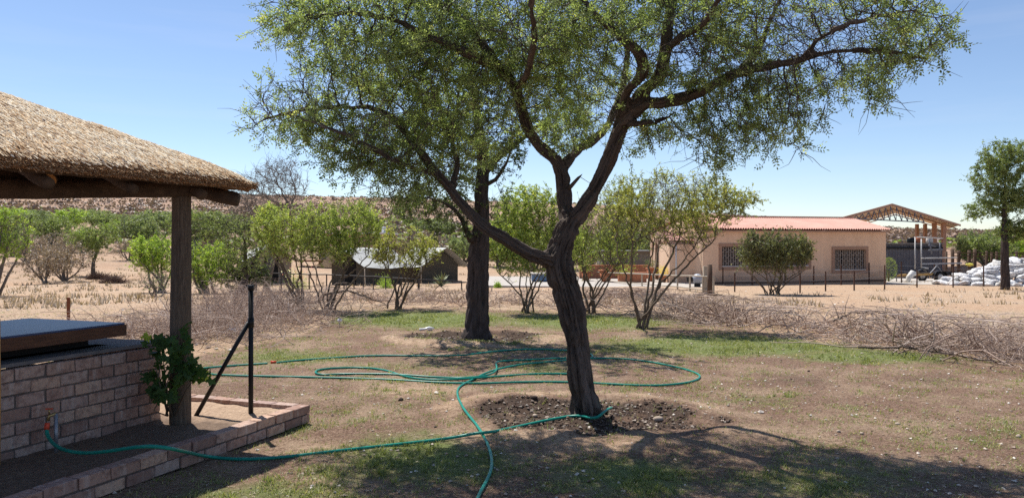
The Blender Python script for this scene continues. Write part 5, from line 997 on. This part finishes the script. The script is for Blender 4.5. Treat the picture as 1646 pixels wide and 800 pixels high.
def droppers():
    ru = plain('rusty_dropper', (.10, .05, .035, 1), (.05, .03, .022, 1), 15, .85, .2)
    def fence(lb, pts, wires, hh=None, thick=.045, nm='wire_fence'):
        B = [np.array(G(px, py)) for px, py, top in pts]; f = thing(nm, tuple(B[0]), lb, 'fence')
        tops = []
        for b, (px, py, top) in zip(B, pts):
            h = (py - top) / FL * b[1]; tops.append(h); MB().bar((0, 0, -.2), (0, 0, h), thick).build('post', ru, f, loc=tuple(b - B[0]))
        for wz in wires:
            q = [b - B[0] + np.array([0, 0, h * wz]) for b, h in zip(B, tops)]; MB().tube(q, .004, 4).build('wire', M['steel'], f)
    fence('front row of short rusty fence droppers before the house', [(1181, 469, 438), (1286, 471, 437), (1327, 468, 436), (1373, 467, 435), (1422, 465, 426), (1474, 462, 434), (1532, 462, 428), (1581, 460, 425), (1650, 462, 425)], (.55, .85))
    fence('taller back row of rusty droppers close along the house wall', [(1162, 457.5, 429), (1209, 458, 437), (1262, 458, 438), (1308, 457.5, 427), (1352, 458, 426), (1397, 455.5, 422), (1449, 455, 420), (1502, 452, 424)], (.5, .8), thick=.05)
    wp = plain('weathered_fence_post', (.12, .075, .05, 1), (.06, .04, .03, 1), 8, .9, .4)
    f = thing('post_and_rail_fence', tuple(G(1541, 434)), 'ranch fence of thick wooden posts behind the white sacks', 'fence'); o0 = np.array(f.location); B = [(1531, 430, 400), (1541, 433, 402), (1558, 430, 402), (1567, 432, 400), (1586, 424, 403), (1594, 425, 405), (1602, 424, 404), (1634, 424, 404), (1644, 430, 410), (1521, 428, 404)]
    for k, (px, py, top) in enumerate(B): b = P(px, py, 47); b[2] = float(gz(b[0], b[1])) - .1; MB().tube([(0, 0, -.2), (0, 0, EYE - (top - 392) / FL * 47 - b[2])], .10 if k < 4 else .07, 8).build('post', wp, f, True, tuple(b - o0))
    for top in (406, 411): MB().bar(P(1531, top, 46.8) - o0, P(1660, top + 1, 46.8) - o0, .05).build('rail', wp, f)
    # cream pipe rail round the pool with the wooden gate post
    cr = plain('cream_pipe', (.42, .37, .29, 1), (.33, .28, .22, 1), 8, .6, 0); B = [(976, 455, 438), (1032, 460, 440), (1050, 462, 441), (1089, 465, 443), (1109, 468, 443), (1130, 471, 444), (1147, 472, 445)]
    f = thing('pipe_railing', tuple(G(1109, 468)), 'cream steel pipe railing fronting the paved pool area', 'railing'); o0 = np.array(f.location); tp = []
    for px, py, top in B: b = G(px, py); z1 = EYE - (top - 392) / FL * b[1]; MB().bar(b - o0 - np.array([0, 0, .1]), np.array([b[0], b[1], z1]) - o0, .06).build('post', cr, f); tp.append((np.array([b[0], b[1], z1]), b))
    MB().tube([P(955, 437, 45) - o0] + [a - o0 for a, b in tp], .033, 6).build('rail', cr, f, True); MB().tube([b + np.array([0, 0, .12]) - o0 for a, b in tp], .028, 6).build('rail', cr, f, True)
    b = G(1141, 474); o = MB().tube([(0, 0, -.2), (0, 0, (474 - 425) / FL * b[1])], [.095, .085], 10).build('gate_post', wp, None, True, tuple(b)); tag(o, 'stout dark wooden gate post at the end of the cream railing', 'post')
    o = MB().bar((0, 0, -.2), (0, 0, 1.0), .16).build('gate_pillar', cr, None, loc=tuple(G(1134, 471))); tag(o, 'square cream pillar beside the wooden gate post', 'pillar')
    # dark pipe fence before the tents
    dkm = plain('dark_fence_pipe', (.055, .05, .048, 1), None, 8, .6, 0); B = [(410, 463, 440), (430, 463, 439), (452, 463, 439), (472, 464, 440), (497, 464, 441), (525, 465, 441), (553, 466, 443), (569, 467, 443), (584, 468, 444), (600, 469, 444), (620, 470, 446), (645, 472, 447), (673, 474, 449)]
    f = thing('pipe_fence', tuple(G(525, 467)), 'dark pipe fence running before the green tents', 'fence'); o0 = np.array(f.location); T_ = []; Bb = []
    for px, py, top in B:
        b = P(px, py, np.interp(px, [410, 673], [37, 33])); z1 = EYE - (top - 392) / FL * b[1]; b[2] = float(gz(b[0], b[1])) - .05; MB().bar(b - o0, np.array([b[0], b[1], z1]) - o0, .05).build('post', dkm, f); T_.append(np.array([b[0], b[1], z1]) - o0); Bb.append(np.array([b[0], b[1], z1 - .55]) - o0)
    MB().tube(T_, .03, 6).build('rail', dkm, f, True); MB().tube(Bb, .018, 6).build('rail', dkm, f, True)
    g = thing('wire_gate', tuple(P(673, 474, 33)), 'dark steel gate with crossed braces at the end of the pipe fence', 'gate'); o0 = np.array(g.location); q = [P(673, 449, 33), P(742, 452, 32), P(742, 478, 32), P(673, 474, 33)]
    MB().bar(q[0] - o0, q[1] - o0, .05).bar(q[1] - o0, q[2] - o0, .05).bar(q[3] - o0, q[0] - o0, .09).build('frame', dkm, g); MB().bar(P(690, 474, 32.6) - o0, P(714, 451, 32.5) - o0, .03).build('brace', dkm, g); MB().bar(P(724, 475, 32.5) - o0, P(699, 451, 32.4) - o0, .03).build('brace', dkm, g)
droppers()
# ------------------------------------------------------------------ tents and the flat roofed building behind
def tents():
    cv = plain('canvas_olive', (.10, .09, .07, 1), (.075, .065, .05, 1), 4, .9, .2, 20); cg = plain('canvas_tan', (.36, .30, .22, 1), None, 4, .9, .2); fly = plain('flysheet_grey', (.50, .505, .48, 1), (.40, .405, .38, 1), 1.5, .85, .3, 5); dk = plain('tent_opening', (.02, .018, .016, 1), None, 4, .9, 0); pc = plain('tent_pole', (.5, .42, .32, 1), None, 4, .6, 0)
    def tent(lb, px, D, rz, w, l, hw, hr, front=cv, zoff=0, door=True):
        k = (px - 823) / FL * D; z = float(gz(k, D)) + zoff - .05; t = thing('tent', (k, D, z), lb, 'tent', 'safari tents behind the pipe fence', rz)
        X0, X1 = -w / 2, w / 2; V = [(X0, 0, 0), (X1, 0, 0), (X1, 0, hw), (0, 0, hr), (X0, 0, hw), (X0, l, 0), (X1, l, 0), (X1, l, hw), (0, l, hr), (X0, l, hw)]
        m = MB(); m.add(V, [[0, 1, 2, 4], [5, 9, 7, 6], [0, 4, 9, 5], [1, 6, 7, 2]]); m.add(V, [[4, 2, 3], [9, 8, 7]]); m.build('canvas_wall', front, t)
        fo = .45; rows = []
        for y in np.linspace(-.7, l + .4, 10):
            r_ = []
            for x in np.linspace(-1, 1, 17):
                zz = hr + .16 - abs(x) ** 1.15 * (hr - hw + .28) - .05 * math.sin(abs(x) * math.pi); r_.append((x * (w / 2 + fo), y, zz - .05 * math.sin((y + .7) / (l + 1.1) * math.pi) + .03 * math.sin(x * 9 + y * 2)))
            rows += r_
        m = MB().add(rows, [[i * 17 + j, i * 17 + j + 1, i * 17 + 18 + j, i * 17 + 17 + j] for i in range(9) for j in range(16)]); m.build('flysheet', fly, t, True)
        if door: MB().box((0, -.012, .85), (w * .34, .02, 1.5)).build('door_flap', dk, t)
        for sx in (-1, 1):
            MB().tube([(sx * (w / 2 + fo), -.7, 0), (sx * (w / 2 + fo), -.7, hw - .05)], .025, 6).build('pole', pc, t, True); MB().tube([(sx * (w / 2 + fo), -.7, hw - .1), (sx * (w / 2 + fo + .7), -1.3, 0)], .008, 4).build('guy_rope', pc, t)
    tent('olive tent with a pale grey flysheet, in the middle of the three', 562, 42, -.62, 2.9, 2.6, 1.15, 1.95)
    tent('tan-sided tent with a pale flysheet, next to the bright bush', 436, 45, .45, 2.3, 2.8, 1.5, 2.2, cg)
    tent('sagging grey tent just left of the dark straight trunk', 708, 44, .6, 2.3, 2.8, 1.1, 1.9, cv, door=False)
    for i in range(2): pass
    bw = plain('tan_plaster', (.50, .36, .235, 1), (.42, .29, .18, 1), 2, .9, .2); wh = plain('white_roof_edge', (.8, .8, .82, 1), None, 5, .6, 0)
    a = P(560, 392, 62); t = thing('flat_roof_building', (a[0], a[1], float(gz(a[0], a[1])) - .4), 'tan flat roofed building with a white roof edge and small chimney behind the tents', 'building'); o0 = np.array(t.location)
    top = P(600, 376, 62)[2] - o0[2]; MB().box((.4, 2.5, top / 2), (5.6, 5, top)).build('wall', bw, t); MB().box((.4, 2.4, top + .06), (5.8, 5.4, .12)).build('roof', wh, t); MB().tube([(2.8, .3, top), (2.8, .3, top + .6)], .16, 10).build('chimney', wh, t, True); MB().box((-.2, -.01, top * .42), (1.0, .04, .8)).build('window', dk, t)
    MB().box((-.4, -1.2, .95), (6.6, 2.2, .12)).build('veranda_roof', plain('brown_veranda', (.30, .16, .09, 1), None, 3, .8), t)
    # dry white blooms beside the pipe fence
    rng = np.random.default_rng(2); 
    for px, py, hgt, lf, lb in ((478, 462, 30, 'leaf_olive', 'flowering shrub with pink and white blossom by the pipe fence'), (620, 468, 20, 'leaf_green', 'small green plant at the mouth of the middle tent'), (800, 462, 8, 'leaf_green', 'bright green tuft of plants at the pool edge')):
        b = P(px, py, 36); b[2] = float(gz(b[0], b[1])); n = 900; s = hgt / FL * 36; q = b + np.abs(rng.normal(size=(n, 3))) * np.array([0, 0, s * .45]) + rng.normal(size=(n, 3)) * np.array([s * .3, s * .3, 0]); V, F, T = scatter(T_CL[0], T_CL[1], q, axes_from(rng.normal(size=(n, 3)), rng), np.full(n, .06), np.clip(rng.random(n), 0, .85))
        t = thing('garden_plant', tuple(b), lb, 'plant'); link('foliage', mesh_np('foliage', V - b, F, False, {'tint': T}), M[lf], t)['kind'] = 'stuff'; MB().tube([(0, 0, -.05), (.02, 0, s * .5)], .02, 6).build('stem', M['bark_tan'], t)
        if hgt == 30:
            n = 90; q = b + np.array([0, 0, s * .75]) + rng.normal(size=(n, 3)) * np.array([s * .35, s * .3, s * .25]); V, F, T = scatter(T_CL3[0], T_CL3[1], q, axes_from(rng.normal(size=(n, 3)), rng), np.full(n, .09), rng.random(n)); link('blossom', mesh_np('blossom', V - b, F, False, {'tint': T}), leafmat('blossom', (.7, .08, .12, 1), (.85, .8, .78, 1)), t)['kind'] = 'stuff'
    # spiky palm-like plant by the gate
    b = G(709, 460); t = thing('spiky_plant', tuple(b), 'spiky grey-green aloe beside the wire gate', 'plant'); m = MB()
    for k in range(42):
        a = rng.random() * 6.3; e = rng.uniform(.3, 1.4); dd = np.array([math.cos(a) * math.cos(e), math.sin(a) * math.cos(e), math.sin(e)]); sd = np.array([-math.sin(a), math.cos(a), 0]) * .035; L_ = rng.uniform(.7, 1.1); p1 = dd * L_ * .5; p2 = dd * L_ + np.array([0, 0, -.15]); m.add([np.zeros(3) - sd, np.zeros(3) + sd, p1 + sd, p1 - sd], [[0, 1, 2, 3]]); m.add([p1 - sd, p1 + sd, p2], [[0, 1, 2]])
    m.build('leaf_rosette', plain('aloe_green', (.26, .30, .15, 1), (.18, .21, .10, 1), 4, .6, 0), t)
tents()
# ------------------------------------------------------------------ pool terrace
def pool():
    pv = plain('pale_paving', (.46, .42, .37, 1), (.36, .32, .28, 1), 3, .8, .2, 30); cl = plain('terracotta', (.50, .20, .10, 1), (.38, .14, .07, 1), 6, .85, .2); br = plain('brick_red_wall', (.42, .19, .11, 1), (.3, .13, .08, 1), 10, .9, .3)
    zt = -.36; mb = MB(); a, b_, c, d = [P(x, 392, D)[:2] for x, D in ((770, 36.5), (1150, 34.2), (1110, 45), (760, 47))]
    V = [(*a, zt), (*b_, zt), (*c, zt), (*d, zt), (*a, -.9), (*b_, -.9), (*c, -.9), (*d, -.9)]; o = MB().add(V, [[0, 1, 2, 3], [0, 4, 5, 1], [1, 5, 6, 2], [2, 6, 7, 3], [3, 7, 4, 0]]).build('pool_paving', pv, None); tag(o, 'pale paved terrace round the small pool', kind='structure')
    q = P(874, 392, 41); t = thing('swimming_pool', (q[0], q[1], zt), 'small raised blue-walled pool glimpsed between the trunks', 'pool'); bl = plain('pool_blue', (.16, .26, .40, 1), (.10, .18, .30, 1), 6, .4, 0)
    MB().box((0, 0, .22), (1.3, 2.0, .36)).build('pool_wall', bl, t); MB().box((0, 0, .40), (1.5, 2.2, .06)).build('coping', pv, t)
    q = P(1010, 392, 44); t = thing('garden_wall', (q[0], q[1], zt), 'low brick red wall at the back of the paved terrace', 'wall'); MB().box((0, 0, .35), (5.6, .3, .7)).build('wall', br, t); MB().box((0, 0, .73), (5.7, .36, .07)).build('coping', cl, t)
    def pot(px, py, D, r, h, lb, plant=None, sq=False):
        b = P(px, py, D); b[2] = zt; t = thing('clay_pot', tuple(b), lb, 'plant pot', 'terracotta pots on the terrace')
        if sq: MB().box((0, 0, h / 2), (2 * r, 1.2 * r, h)).build('body', cl, t); MB().box((0, 0, h + .02), (2.1 * r, 1.3 * r, .05)).build('rim', cl, t)
        else: MB().tube([(0, 0, 0), (0, 0, h * .9)], [r * .6, r], 14).build('body', cl, t, True); MB().tube([(0, 0, h * .86), (0, 0, h)], r * 1.12, 14).build('rim', cl, t, True)
        if plant:
            rng = np.random.default_rng(int(px)); n = 260; qq = rng.normal(size=(n, 3)) * np.array([r * .7, r * .7, .16]) + np.array([0, 0, h + .22]); V, F, T = scatter(T_CL[0], T_CL[1], qq, axes_from(rng.normal(size=(n, 3)), rng), np.full(n, .07), np.clip(rng.random(n), 0, .9)); link('foliage', mesh_np('foliage', V, F, False, {'tint': T}), plant, t)['kind'] = 'stuff'
    yl = leafmat('leaf_bright_yellow', (.5, .45, .04, 1), (.75, .62, .06, 1))
    pot(974, 448, 40, .36, .62, 'round terracotta pot nearest the forked trunk side of the rail'); pot(1005, 452, 39.5, .36, .44, 'long low terracotta trough with yellow-green plants', M['leaf_green'], True); pot(1027, 452, 39.5, .36, .46, 'square terracotta trough in the middle of the terrace', None, True)
    pot(1046, 445, 40.5, .24, .72, 'tall narrow terracotta urn beside the square trough', M['leaf_back']); pot(942, 450, 41, .26, .5, 'terracotta pot with a yellow-green plant half hidden by brown shrub', M['leaf_green']); pot(1066, 447, 39.5, .2, .32, 'small pot with vivid yellow flowers by the reed screen', yl); pot(893, 452, 40, .25, .4, 'terracotta pot half hidden right behind the forked trunk', M['leaf_green'])
    # sand filter: silver ball
    b = P(1121, 455, 35.3); t = thing('pool_filter', (b[0], b[1], zt), 'round silver pool filter tank with a black valve by the annexe wall', 'pool filter'); bm = bmesh.new(); bmesh.ops.create_uvsphere(bm, u_segments=20, v_segments=12, radius=.24)
    for v in bm.verts: v.co.z = v.co.z * 1.0 + .36
    me = bpy.data.meshes.new('tank'); bm.to_mesh(me); bm.free(); [setattr(p, 'use_smooth', True) for p in me.polygons]; link('tank', me, plain('filter_grey', (.42, .46, .52, 1), None, 4, .35, 0), t); MB().box((-.36, 0, .34), (.26, .18, .2)).build('pump', M['black'], t); MB().tube([(0, 0, 0), (0, 0, .18)], .15, 12).build('base', M['black'], t)
    # reed screen and grey shade roof
    q = P(1072, 392, 42); t = thing('reed_screen', (q[0], q[1], zt), 'tall brown reed screen standing beside the annexe', 'reed screen'); rm = plain('reed', (.24, .135, .09, 1), (.14, .08, .055, 1), 12, .9, .3); rng = np.random.default_rng(9)
    me = MB().tube([(0, 0, 0), (0, 0, 2.15)], .022, 6); me = mesh_np('reed', np.concatenate(me.v), [np.concatenate(me.f[3]), np.concatenate(me.f[4])], True); me.materials.append(rm)
    for k in range(34): o = link('reed', me, None, t, (-.62 + k * .038, rng.normal() * .01, rng.normal() * .03)); o.scale[2] = rng.uniform(.92, 1.05)
    MB().bar((-.65, -.03, .6), (.68, -.03, .6), .04).bar((-.65, -.03, 1.6), (.68, -.03, 1.6), .04).build('rail', rm, t)
    q = P(1022, 392, 52); z0 = float(gz(q[0], q[1])); t = thing('grey_outbuilding', (q[0], q[1], z0), 'low grey walled outbuilding behind the terrace', 'outbuilding'); MB().box((0, 1.5, (1.1 - z0) / 2), (4.6, 3, 1.1 - z0)).build('wall', plain('grey_plaster', (.20, .19, .17, 1), None, 2, .9), t); MB().box((0, 1.4, 1.13 - z0), (5.0, 3.6, .07)).build('roof', plain('grey_sheet', (.26, .26, .25, 1), None, 2, .7), t)
pool()
# ------------------------------------------------------------------ open shed, dark block, trailer, sacks
def shed():
    st = plain('brown_shed_steel', (.46, .27, .18, 1), (.36, .2, .13, 1), 5, .7, .1); gr = plain('grey_truss_steel', (.16, .17, .20, 1), None, 5, .6, 0); sh = plain('shed_sheeting', (.82, .70, .56, 1), (.74, .62, .5, 1), 2, .7, .2, 8)
    L0 = P(1348, 351, 48); R0 = P(1544, 361, 58); A0 = P(1434, 327.5, 52.2); dr = np.array([.46, .9, 0]); dr /= np.linalg.norm(dr); dep = 18; t = thing('open_shed', (R0[0], R0[1], 0), 'big open-sided gable shed with brown columns and lattice trusses beyond the house', 'shed'); o0 = np.array(t.location)
    for a, b in ((L0, A0), (R0, A0)):
        n = 60 * 4; rows = []
        for s in (0, 1):
            for k in range(n + 1): p = a + dr * dep * (k / n) if s == 0 else b + dr * dep * (k / n); p = p + np.array([0, 0, .02 * math.cos(k / n * 60 * 2 * math.pi)]); rows.append(p - o0)
        m = MB().add(rows, [[k, k + 1, n + 2 + k, n + 1 + k] for k in range(n)]); m.build('roof', sh, t, True)
        e = b - a
        for k in range(1, 6): q = a + e * (k / 6) - np.array([0, 0, .07]); MB().bar(q - o0, q + dr * dep - o0, .05, .07).build('purlin', sh, t)
        for k in (1, 3): q = dr * dep * k / 3; MB().bar(a + q - o0 - np.array([0, 0, .16]), b + q - o0 - np.array([0, 0, .12]), .05, .08).build('rafter', st if k else st, t)
    MB().bar(L0 - o0 - np.array([0, 0, .05]), A0 - o0 - np.array([0, 0, .05]), .05, .14).bar(A0 - o0 - np.array([0, 0, .053]), R0 - o0 - np.array([0, 0, .05]), .05, .14).build('bargeboard', st, t)
    # lattice truss across the front; a second one behind
    for kk, off in enumerate((0, dep / 2)):
        o_ = dr * off; l, r_, a = L0 + o_, R0 + o_, A0 + o_; cb = lambda s: (l * (1 - s) + r_ * s) * np.array([1, 1, 0]) + np.array([0, 0, l[2] * (1 - s) + r_[2] * s + .04]); tc = lambda s: (l + (a - l) * (s / .44)) if s < .44 else (a + (r_ - a) * ((s - .44) / .56))
        m = MB(); S = np.linspace(0, .66, 15); m.bar(cb(0) - o0, cb(.66) - o0, .07)
        for i in range(14):
            m.bar(cb(S[i]) - o0, tc(S[i + 1]) - o0 - np.array([0, 0, .15]), .045)
            m.bar(tc(S[i + 1]) - o0 - np.array([0, 0, .15]), cb(S[i + 1]) - o0, .045)
        m.build('truss', gr, t)
        break
    for px, top, base, D in ((1517, 358, 428, 57.5), (1502, 358, 425, 60), (1487, 360, 420, 64), (1474, 360, 418, 66)): b = P(px, top, D); z0 = float(gz(b[0], b[1])) - .2; MB().box((b[0] - o0[0], b[1] - o0[1], (b[2] + z0) / 2), (.26 if px > 1490 else .22, .26, b[2] - z0)).build('column', st, t)
    # dark block / container under it
    q = P(1468, 392, 49); z0 = float(gz(q[0], q[1])) - .1; t = thing('storage_container', (q[0], q[1], z0), 'dark grey steel container with a black band standing under the shed', 'container'); h = EYE - z0; m = MB(); cg = plain('container_grey', (.15, .155, .17, 1), (.10, .10, .115, 1), 2, .7, .2); w = 3.7
    rows = [];  n = 80
    for z_ in (0, h):
        for k in range(n + 1): rows.append((-w / 2 + k * w / n, (.04 if (k // 2) % 2 else 0), z_))
    MB().add(rows, [[k, k + 1, n + 2 + k, n + 1 + k] for k in range(n)]).build('wall', cg, t); MB().box((0, 1.3, h / 2), (w - .02, 2.4, h - .02)).build('body', cg, t); MB().box((0, -.03, h - .25), (w + .04, .06, .12)).build('band', M['black'], t); MB().box((0, 1.2, h + .03), (w + .1, 2.7, .07)).build('roof', plain('container_top', (.25, .24, .23, 1), None, 3, .8), t)
    for px, w_, lb, mt in ((1464, .45, 'black plastic drum on the container roof', M['black']), (1476, .5, 'rusty orange crate on the container roof', plain('rust_orange', (.42, .14, .07, 1), None, 5, .8)), (1494, .4, 'pale bundle on the container roof', plain('pale_bundle', (.6, .55, .5, 1), None, 5, .8))):
        b = P(px, 392, 49.5); o = MB().tube([(0, 0, 0), (0, 0, .1), (0, 0, .28), (0, 0, .34)], [w_ / 2, w_ / 2 * 1.05, w_ / 2, w_ / 2 * .8], 12).build('drum' if 'drum' in lb else 'crate' if 'crate' in lb else 'bundle', mt, None, True, (b[0], b[1], EYE + .07)); tag(o, lb, lb.split()[1] if 0 else 'drum' if 'drum' in lb else 'crate' if 'crate' in lb else 'bundle')
    # pipe frame
    pm = plain('pale_pipe', (.55, .54, .52, 1), None, 5, .5, 0); t = thing('scaffold_stand', tuple(P(1480, 432, 44) * np.array([1, 1, 0]) + np.array([0, 0, -.5])), 'tall stand of pale pipes in front of the container', 'pipe stand'); o0 = np.array(t.location)
    for a, b in (((1471, 432), (1471, 381)), ((1481, 430), (1481, 384)), ((1474, 381), (1516, 383)), ((1481, 415), (1538, 414)), ((1481, 430), (1492, 431))): MB().tube([P(*a, 44) - o0, P(*b, 44.3) - o0], .035, 8).build('pipe', pm, t, True)
    for a, b in (((1493, 384), (1498, 408)), ((1493, 402), (1515, 401)), ((1493, 394), (1504, 396)), ((1511, 390), (1511, 408))): MB().tube([P(*a, 44.6) - o0, P(*b, 44.6) - o0], .045, 8).build('dark_pipe', gr, t, True)
shed()
def trailer():
    z0 = float(gz(24, 43)); q = P(1508, 438, 42.5); q[2] = z0 + .02; rz = .12; t = thing('boat_trailer', tuple(q), 'low two-wheeled trailer with ochre drawbar parked under the shed edge', 'trailer', rz=rz); oc = plain('ochre_paint', (.50, .32, .12, 1), (.35, .21, .08, 1), 4, .6, .1); dk = M['black']; wh = plain('white_rim', (.75, .74, .7, 1), None, 4, .5, 0)
    for sy in (0, 1.5):
        w = bpy.data.objects.new('wheel', None); C.objects.link(w); w.parent = t; w.location = (.1, sy, .3); a = np.linspace(0, 2 * math.pi, 25); bm = MB()
        V = []; prof = [(.17, -.07), (.27, -.09), (.30, -.05), (.30, .05), (.27, .09), (.17, .07)]
        for k in range(24): V += [(r * math.cos(a[k]), y, r * math.sin(a[k])) for r, y in prof]
        MB().add(V, [[k * 6 + j, ((k + 1) % 24) * 6 + j, ((k + 1) % 24) * 6 + (j + 1) % 6, k * 6 + (j + 1) % 6] for k in range(24) for j in range(6)]).build('tyre', dk, w, True); MB().tube([(0, -.06, 0), (0, .06, 0)], .172, 18).tube([(0, -.08, 0), (0, .08, 0)], .05, 10).build('rim', wh, w, True)
        m = MB(); pts = [(.1 + .38 * math.cos(x), sy, .3 + .38 * math.sin(x)) for x in np.linspace(.2, math.pi - .2, 9)]
        for k in range(8): m.bar(pts[k], pts[k + 1], .24, .02)
        m.build('mudguard', dk, t)
    MB().bar((-1.35, .75, .42), (1.4, 0.75, .52), .08, .1).bar((-.2, 0, .45), (1.45, 0, .5), .06, .09).bar((-.2, 1.5, .45), (1.45, 1.5, .5), .06, .09).bar((1.42, 0, .53), (1.42, 1.5, .53), .06).bar((-.2, 0, .47), (-.2, 1.5, .47), .06).build('frame', dk, t); MB().bar((-2.0, .7, .34), (-.15, .1, .46), .09, .12).bar((-2.0, .7, .34), (-.15, 1.4, .46), .09, .12).build('drawbar', oc, t)
    MB().tube([(-2.0, .7, 0), (-2.0, .7, .5)], .03, 8).build('jockey_stand', M['steel'], t, True); MB().bar((-.9, .1, 1.02), (1.5, .1, 1.06), .05, .08).bar((-.4, .1, .5), (.1, .1, 1.03), .04).bar((.4, .1, .5), (-.1, .1, 1.02), .04).build('top_rail', M['steel'], t)
    b = P(1459, 440, 42); o = MB().tube([(0, 0, 0), (.05, 0, .3), (.3, .05, .55), (.5, .1, .5)], [.08, .14, .18, .10], 12).build('outboard_motor', wh, None, True, (b[0], b[1], z0)); tag(o, 'whitish rounded motor cowl standing at the trailer drawbar', 'motor')
    b = P(1440, 440, 43); rng = np.random.default_rng(5); n = 700; s = .42; q_ = rng.normal(size=(n, 3)); q_ /= np.linalg.norm(q_, axis=1)[:, None]; q_ *= np.array([s, s, s * 1.5]); q_[:, 2] += .75; V, F, T = scatter(T_CL[0], T_CL[1], q_, axes_from(rng.normal(size=(n, 3)), rng), np.full(n, .08), np.clip(rng.random(n), 0, .85)); t = thing('clipped_bush', (b[0] - .4, b[1], z0), 'small green clipped bush in the gap beside the house corner', 'bush'); link('foliage', mesh_np('foliage', V, F, False, {'tint': T}), M['leaf_dull'], t)['kind'] = 'stuff'; MB().tube([(0, 0, 0), (0, 0, .6)], .05, 6).build('stem', M['bark_tan'], t)
    a, b_, c, d = [P(x, 392, D)[:2] for x, D in ((1425, 40.5), (1518, 39.5), (1530, 46), (1425, 47))]; z_ = z0 + .06; o = MB().add([(*a, z_), (*b_, z_), (*c, z_), (*d, z_), (*a, z_ - .3), (*b_, z_ - .3), (*c, z_ - .3), (*d, z_ - .3)], [[0, 1, 2, 3], [0, 4, 5, 1], [1, 5, 6, 2], [2, 6, 7, 3], [3, 7, 4, 0]]).build('concrete_slab', plain('concrete', (.48, .44, .39, 1), (.38, .34, .30, 1), 3, .85, .2), None); tag(o, 'pale concrete slab beside the house under the trailer', kind='structure')
trailer()
def sacks():
    rng = np.random.default_rng(12); wm = NT('white_sack'); v = wm.coord(); wr = wm.n('ShaderNodeObjectInfo').outputs['Random']; wm.col(wm.mix(wm.ramp(wm.noise(5, v, 5, .7), [(.5, (0, 0, 0, 1)), (.75, (.7, .7, .7, 1))]), wm.ramp(wr, [(0, (.62, .62, .65, 1)), (.5, (.80, .80, .81, 1)), (1, (.72, .69, .64, 1))]), (.50, .44, .38, 1))); wm.set(Roughness=.6); wm.bump(wm.noise(9, v, 5, .7, 1.5), 1.0, .09); wm = wm.m; ms = []
    for s in range(5):
        bm = bmesh.new(); bmesh.ops.create_icosphere(bm, subdivisions=3, radius=1); v = np.array([q.co[:] for q in bm.verts]); f = np.array([[q.index for q in p.verts] for p in bm.faces]); bm.free()
        v = np.sign(v) * np.abs(v) ** .85; v *= np.array([.36, .23, .12]); v *= (1 + (fbm(v * 7 + s * 9, 3, s) - .5) * .8)[:, None]; tie = v[:, 0] > .26; v[tie, 1:] *= .55; ms.append(mesh_np('white_sack', v, f, True)); ms[-1].materials.append(wm)
    cx, cy = 25.5, 39.6; z0 = float(gz(cx, cy)) - .02; k = 0
    lv = [(3.35, 1.5), (2.9, 1.25), (2.45, 1.05), (2.0, .85), (1.5, .65), (1.0, .45), (.5, .3)]
    rows_w = ['bottom', 'second', 'third', 'fourth', 'fifth', 'sixth', 'topmost']
    for li, (rx, ry) in enumerate(lv):
        n = int(2 * math.pi * (rx + ry) / 2 / .34)
        for i in range(n):
            a = 2 * math.pi * (i + (li % 2) * .5) / n; 
            if math.sin(a) > .55: continue
            o = link('white_sack', ms[k % 5], None, None, (cx + (rx + .2 * rng.normal() * .5) * math.cos(a) + .35 * (li > 2), cy + ry * math.sin(a) + rng.normal() * .06, z0 + .10 + li * .185 + rng.normal() * .03)); o.rotation_euler = (rng.normal() * .2, rng.normal() * .25, rng.random() * 6.3); s = rng.uniform(.85, 1.15); o.scale = (s, s, s)
            tag(o, f'bulging white woven sack in the {rows_w[li]} layer of the sack heap', 'sack', 'white sacks heaped by the tall tree'); k += 1
        if li < 6: 
            for i in range(int(rx * 3)): o = link('white_sack', ms[k % 5], None, None, (cx + rng.uniform(-rx, rx) * .8, cy + rng.uniform(-ry, ry) * .5, z0 + .1 + li * .185)) ; o.rotation_euler[2] = rng.random() * 6; tag(o, f'bulging white woven sack in the {rows_w[li]} layer of the sack heap', 'sack', 'white sacks heaped by the tall tree'); k += 1
    b = P(1559, 425, 38.2); o = link('yellow_sack', ms[0].copy(), None, None, tuple(b)); o.data.materials.clear(); o.data.materials.append(plain('yellow_sack', (.75, .68, .12, 1), None, 5, .6, 0)); o.scale = (.55, .5, .6); tag(o, 'small yellow sack lying on the white sack heap', 'sack')
sacks()
